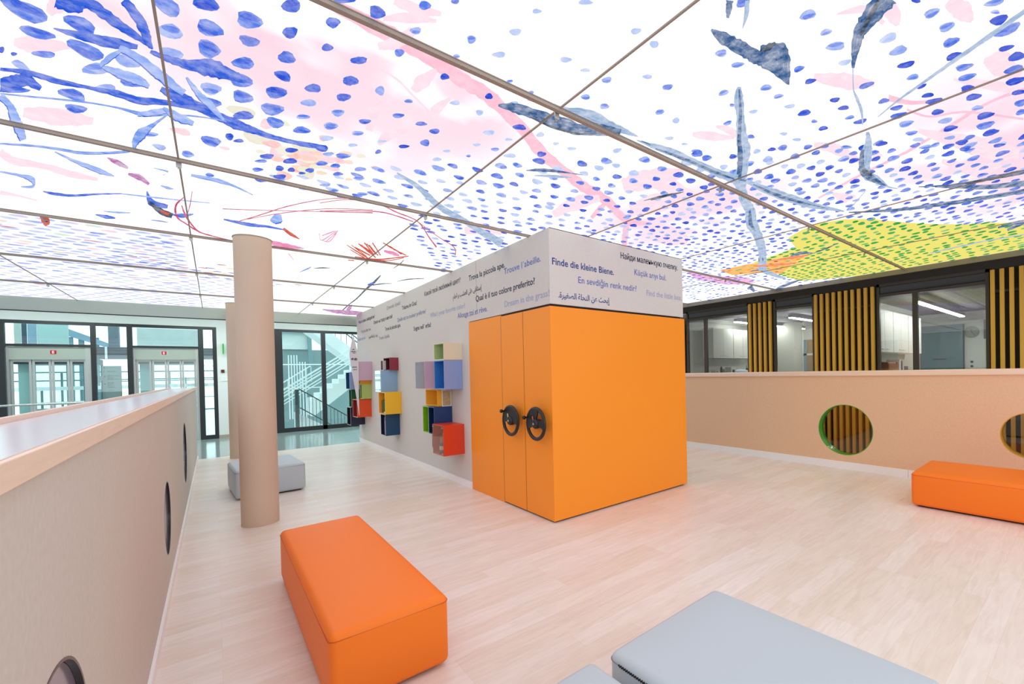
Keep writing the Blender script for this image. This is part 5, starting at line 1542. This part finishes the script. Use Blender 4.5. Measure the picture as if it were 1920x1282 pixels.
# dark backing behind each slat screen
PAN = [(4.72, 5.30), (2.735, 3.85), (-.35, 1.175)]
for (a, b_) in PAN:
    bx('backing', mat('screen_backing', (46, 40, 34), rough=.7), wg, XG + .03, XG + .14, a, b_, .90, ZH)
WIN = [(5.30, 7.06, 6.49), (3.85, 4.72, None), (1.175, 2.735, 2.15)]
for i, (a, b_, mul) in enumerate(WIN):
    fb = MB().box(XG - .01, XG + .06, a, a + .045, .92, ZH).box(XG - .01, XG + .06, b_ - .045, b_, .92, ZH).box(XG - .01, XG + .06, a, b_, .92, .97).box(XG - .01, XG + .06, a, b_, ZH - .05, ZH).box(XG, XG + .05, a, b_, 2.755, 2.80)
    if mul: fb.box(XG - .01, XG + .06, mul - .038, mul + .038, .92, 2.76)
    w = struct(fb.build('window_%d' % (i + 3), mat('olive_grey_frame', (74, 68, 58), rough=.45)), 'wide window of the rooms on the right with dark frame')
    bx('pane', glass_mat('room_glass', (236, 238, 236), .07), w, XG + .018, XG + .026, a + .04, b_ - .04, .96, 2.76)
    bx('transom_panel', mat('dark_gloss_panel', (30, 30, 30), rough=.08, spec=.4), w, XG + .016, XG + .03, a + .04, b_ - .04, 2.795, ZH - .045)
SLAB = ['screen of five slim golden slats, leftmost of the three', 'screen of ten golden slats in the middle of the window wall', 'screen of broad golden slats at the right edge of the picture']
for (a, b_), n, lb in zip(PAN, (5, 10, 14), SLAB):
    s = MB()
    for k in range(n):
        y = a + .055 + (b_ - a - .10) * k / (n - 1)
        s.box(XG - .075, XG - .012, y - .026, y + .026, -1.45, 2.952)
    t = thing('slat_screen', lb, 'slat screen', (0, 0, 0), 0, 'golden slat screens between the windows')
    s.build('slats', M_GOLD, t, bevel=.003)
    bx('support_rail', M_DHEAD, t, XG - .012, XG + .02, a + .03, b_ - .03, 1.0, 1.04)
    bx('support_rail', M_DHEAD, t, XG - .012, XG + .02, a + .03, b_ - .03, 2.6, 2.64)

# room shells: a long room left (cabinets on the wall at y 6.95) and a room right (cabinets on the wall at y 3.15)
XB = 14.80
struct(MB().box(XG + .14, XB + .3, -3.6, 9.5, 2.86, 2.95).build('ceiling_rooms', M_ROOMCEIL), 'greyish violet ceiling of the rooms on the right')
struct(MB().box(XG + .14, 13.3, 3.16, 3.30, 0, 2.86).build('wall_partition', M_ROOMWALL), 'white partition wall between the two rooms on the right')
struct(MB().box(XG + .14, XB, 6.98, 7.12, 0, 2.86).build('wall_kitchen', M_ROOMWALL))
struct(MB().box(XB, XB + .14, -3.6, 9.5, 0, 2.86).build('wall_rooms_back', M_ROOMWALL), 'pale back wall of the rooms on the right')
struct(MB().box(XG + .14, XB, -3.74, -3.6, 0, 2.95).build('wall_rooms_end', M_ROOMWALL))
struct(MB().box(XG + .14, XB, 9.4, 9.5, 0, 2.95).build('wall_rooms_far', mat('dim_grey', (140, 142, 138), rough=.7)))
def wall_cupboard(label, x0, x1, y, z0, z1, nd, d=.33, group='white wall cupboards in the glazed rooms'):
    o = thing('wall_cupboard', label, 'cupboard', ((x0 + x1) / 2, y, z0), 0, group)
    h = (x1 - x0) / 2
    bx('carcass', M_CAB, o, -h, h, -d + .02, -.003, 0, z1 - z0)
    for k in range(nd):
        a = -h + 2 * h * k / nd
        dd = bx('door', M_CAB, o, a + .004, a + 2 * h / nd - .004, -d, -d + .018, .004, z1 - z0 - .004)
        xx = a + h / nd + (.14 if k % 2 == 0 else -.14)
        MB().tube([(xx - .06, -d, .06), (xx - .06, -d - .025, .06), (xx + .06, -d - .025, .06), (xx + .06, -d, .06)], .005, 6).build('handle', M_STEEL, dd)
    return o
wall_cupboard('double white wall cupboard, leftmost behind the first window', 9.76, 10.70, 6.98, 1.79, 2.58, 2)
wall_cupboard('white wall cupboard right of the leftmost one, partly behind the slim slats', 10.72, 11.66, 6.98, 1.79, 2.58, 2)
wall_cupboard('white wall cupboard seen through the second window beside the white door wall', 11.9, 12.75, 6.98, 1.79, 2.58, 2)
wall_cupboard('nearest white wall cupboard behind the third window', 9.42, 10.50, 3.16, 1.765, 2.60, 2)
wall_cupboard('white wall cupboard right of the nearest one behind the third window', 10.52, 11.55, 3.16, 1.765, 2.60, 2)
wall_cupboard('farther white wall cupboard behind the window mullion', 11.57, 12.6, 3.16, 1.765, 2.60, 2)
def counter(label, x0, x1, y, d=.62, top_rgb=(120, 118, 112)):
    o = thing('counter', label, 'counter', ((x0 + x1) / 2, y, 0))
    h = (x1 - x0) / 2
    bx('cabinet', M_CAB, o, -h, h, -d + .02, -.003, 0, 1.34)
    bx('worktop', mat('worktop_%d' % top_rgb[0], top_rgb, rough=.35), o, -h, h, -d, -.003, 1.34, 1.38)
    return o
counter('grey worktop along the kitchen wall behind the first window', 9.45, 12.95, 6.98)
counter('pale worktop along the partition behind the third window', 9.42, 12.6, 3.16, top_rgb=(206, 200, 190))
def strip(label, x0, x1, y, z):
    o = thing('strip_light', label, 'lamp', ((x0 + x1) / 2, y, z), 0, 'white strip lights in the rooms on the right')
    h = (x1 - x0) / 2
    bx('housing', M_ROOMCEIL, o, -h, h, -.05, .05, .02, .09)
    bx('diffuser', mat('strip_glow', (255, 255, 250), emit=36.0), o, -h, h, -.045, .045, 0, .02)
    bx('suspension', M_STEEL, o, -h + .2, -h + .206, -.003, .003, .09, 2.86 - z)
    bx('suspension', M_STEEL, o, h - .206, h - .2, -.003, .003, .09, 2.86 - z)
strip('long white strip light behind the third window', 9.85, 13.9, 2.28, 2.66)
strip('short white strip light behind the first window', 10.5, 11.4, 6.45, 2.74)
strip('white strip light behind the second window', 12.4, 14.5, 6.42, 2.74)
strip('added strip light brightening the middle of the room behind the second window', 10.9, 14.3, 5.15, 2.74)  # extra lamp put in to brighten the kitchen cupboards
strip('added unseen strip light deeper in the room right of the third window', 10.6, 13.6, .3, 2.70)  # extra lamp out of view, put in to brighten this room
ck = thing('wall_clock', 'round grey wall clock on the back wall behind the third window', 'clock', (XB - .001, 2.245, 2.325))
MB().lathe([(.140, -.03), (.150, -.024), (.150, 0)], (0, 0, 0), 40, axis='x').build('clock_case', mat('clock_grey', (150, 152, 142), rough=.5), ck, smooth=40)
MB().bar((-.034, 0, 0), (-.034, .012, .085), .010, .003, up=(1, 0, 0)).build('hour_hand', M_BLACK, ck)
MB().bar((-.036, 0, 0), (-.036, -.075, -.09), .008, .003, up=(1, 0, 0)).build('minute_hand', M_BLACK, ck)
tk = MB()
for k in range(12):
    a = math.pi * k / 6
    tk.bar((-.033, .112 * math.cos(a), .112 * math.sin(a)), (-.033, .130 * math.cos(a), .130 * math.sin(a)), .006, .002, up=(1, 0, 0))
tk.build('hour_marks', M_BLACK, ck)
# white pier with clock, teal glass screen left of it, door right of it
tg = thing('glass_screen', 'blue grey glass partition screen left of the wall clock', 'partition', (XB - .05, 2.74, 0))
bx('frame', M_FRAME, tg, -.02, .02, -.355, -.325, 0, 2.55)
bx('screen_panel', mat('teal_grey_glass', (92, 118, 124), rough=.08, spec=.7), tg, -.01, .01, -.325, .60, 0, 2.55)
bx('screen_rail', M_DHEAD, tg, -.03, -.011, .02, .32, 1.63, 1.66)
dr2 = struct(bx('door_2', mat('sage_door', (176, 182, 164), rough=.5), None, XB - .06, XB - .001, .90, 1.98, 0, 2.10), 'pale door with a narrow window right of the wall clock')
bx('door_glass', mat('door_glass_dark', (96, 108, 120), rough=.08), dr2, XB - .066, XB - .06, 1.20, 1.72, 1.0, 1.96)
bx('glass_stop', M_WST, dr2, XB - .068, XB - .066, 1.70, 1.74, 1.0, 1.96)
fl = struct(bx('window_6', M_FRAME, None, XB - .05, XB - .001, .90, 2.0, 2.13, 2.62), 'small fanlight above the pale door')
bx('pane', mat('fanlight_glass', (170, 196, 206), rough=.05, metal=.3), fl, XB - .056, XB - .05, .96, 1.94, 2.18, 2.57)
for k, z in enumerate((1.555, 1.44)):
    tag(MB().lathe([(.03, -.02), (.03, 0)], (XB - .001, 2.245, z), 20, axis='x').build('wall_socket', M_BLACK, smooth=40), 'round dark wall fitting %s under the clock' % ('higher' if k == 0 else 'lower'), 'wall fitting')
# white block and doorway seen through the second window
wb = struct(MB().box(12.98, 13.5, 6.02, 6.98, 0, 2.86).build('wall_pier', M_ROOMWALL), 'white pier behind the second window')
dr3 = struct(bx('door_3', mat('beige_door', (176, 150, 112), rough=.5), None, 13.52, 13.58, 5.50, 6.0, 0, 2.33), 'beige door leaf with glass behind the second window')
bx('door_rail', M_CAB, dr3, 13.50, 13.52, 5.50, 6.0, 1.86, 1.92)
bx('overpanel', M_CAB, dr3, 13.52, 13.58, 5.50, 6.0, 2.34, 2.66)
bx('side_light', mat('sky_glass', (150, 176, 192), rough=.1), dr3, 13.50, 13.52, 5.90, 5.99, .9, 2.3)
# clutter on the kitchen worktop
def item(name, label, cat, shape, m, loc, group=None):
    o = shape.build(name, m, smooth=40); o.location = loc
    return tag(o, label, cat, group)
ZT = 1.3805
item('storage_box', 'white carton with a dark print on the kitchen worktop', 'box', MB().box(-.11, .11, -.09, .09, 0, .17).box(-.05, .05, -.0912, -.0905, .03, .10, 1), [M_CAB, M_BLACK], (10.50, 6.62, ZT))
item('folded_cloth', 'pale blue cloth heaped on the kitchen worktop', 'cloth', MB().lathe([(.27, 0), (.25, .05), (.16, .09), (.04, .11)], (0, 0, 0), 24), mat('pale_blue_cloth', (196, 208, 226), rough=.9), (11.05, 6.66, ZT))
rg = random.Random(5)
CL = [('steel', 'steel pot', M_STEEL), ('white', 'white mug', M_CAB), ('dark', 'dark bottle', M_BLACK), ('steel', 'steel canister', M_STEEL), ('white', 'white bowl', M_CAB), ('dark', 'dark cup', M_BLACK)]
pos = ['at the left end', 'second from the left', 'third from the left', 'just left of the white carton', 'right of the white carton', 'beside the blue cloth', 'behind the blue cloth', 'at the right end']
for k in range(8):
    c_, nm, m_ = CL[k % 6]
    x = (9.72, 9.92, 10.10, 10.27, 10.70, 11.40, 11.48, 11.60)[k]
    h = (.10, .07, .19, .12, .06, .13, .22, .10)[k]; r = (.06, .04, .032, .045, .07, .04, .035, .05)[k]
    item(nm.replace(' ', '_'), '%s on the kitchen worktop, %s' % (nm, pos[k]), nm.split()[1], MB().lathe([(r * .8, 0), (r, h * .15), (r, h * .7), (r * (.5 if h > .15 else .95), h)], (0, 0, 0), 18), m_, (x, 6.62 + .12 * (k == 6) + rg.uniform(-.04, .04), ZT))
item('dish_rack', 'wire dish rack on the worktop behind the second window', 'rack', MB().tube([(-.16, -.1, .02), (.16, -.1, .02), (.16, -.1, .20), (-.16, -.1, .20)], .006, 6, closed=True).tube([(-.16, .1, .02), (.16, .1, .02), (.16, .1, .20), (-.16, .1, .20)], .006, 6, closed=True).bar((0, -.1, .02), (0, -.1, .2), .006).bar((-.16, -.1, .2), (-.16, .1, .2), .008).bar((.16, -.1, .2), (.16, .1, .2), .008).bar((-.16, -.1, 0), (-.16, .1, .02), .008).bar((.16, -.1, 0), (.16, .1, .02), .008), M_STEEL, (12.65, 6.62, ZT + .004))
item('paper_stack', 'heap of white papers on the worktop behind the second window', 'paper', MB().box(-.22, .22, -.14, .14, 0, .02).box(-.18, .20, -.12, .15, .02, .045), M_CAB, (12.15, 6.60, ZT))
# microscope-like apparatus and its table
tb = thing('side_table', 'dark table in front of the beige door', 'table', (12.9, 5.2, 0))
bx('tabletop', M_DHEAD, tb, -.45, .45, -.3, .3, 1.36, 1.40)
for sx in (-.42, .42):
    for sy in (-.27, .27):
        bx('leg', M_DHEAD, tb, sx - .02, sx + .02, sy - .02, sy + .02, 0, 1.36)
mk = thing('coffee_maker', 'small white machine with a dark top on the dark table', 'machine', (12.75, 5.25, 1.4005))
MB().box(-.07, .07, -.07, .07, 0, .04).box(.02, .07, -.06, .06, .04, .20).build('body', M_CAB, mk)
MB().box(-.09, .09, -.08, .08, .20, .26).build('top', M_BLACK, mk)
MB().lathe([(.03, .045), (.045, .10), (.03, .16)], (-.03, 0, 0), 18).build('jug', M_CAB, mk, smooth=40)
# open files and books on the partition worktop
bk = thing('wicker_tray', 'brown tray of papers on the worktop behind the third window', 'tray', (10.05, 2.84, ZT))
MB().box(-.30, .30, -.13, .13, 0, .012).box(-.30, .30, -.13, -.115, .012, .16).box(-.30, .30, .115, .13, .012, .20).box(-.30, -.285, -.115, .115, .012, .18).box(.285, .30, -.115, .115, .012, .18).build('tray', mat('wicker_brown', (170, 112, 78), rough=.8, noise_amt=.3, noise_scale=60), bk)
MB().box(-.25, .25, -.10, .10, .013, .19).build('papers', mat('tan_paper', (206, 160, 122), rough=.8, noise_amt=.2, noise_scale=20), bk)
GK = 'folders beside the brown tray'
for k, (rgb, lab) in enumerate((((220, 222, 222), 'white folder next to the brown tray'), ((70, 74, 84), 'dark grey folder between the white and the silver one'), ((190, 198, 206), 'silver folder at the right of the folders'), ((96, 92, 100), 'low charcoal box right of the folders'))):
    h = (.24, .20, .22, .10)[k]
    book(lab, 10.46 + .11 * k, 10.46 + .11 * k + (.09 if k < 3 else .26), 2.72, 2.95, ZT, ZT + h, rgb, 0, GK)
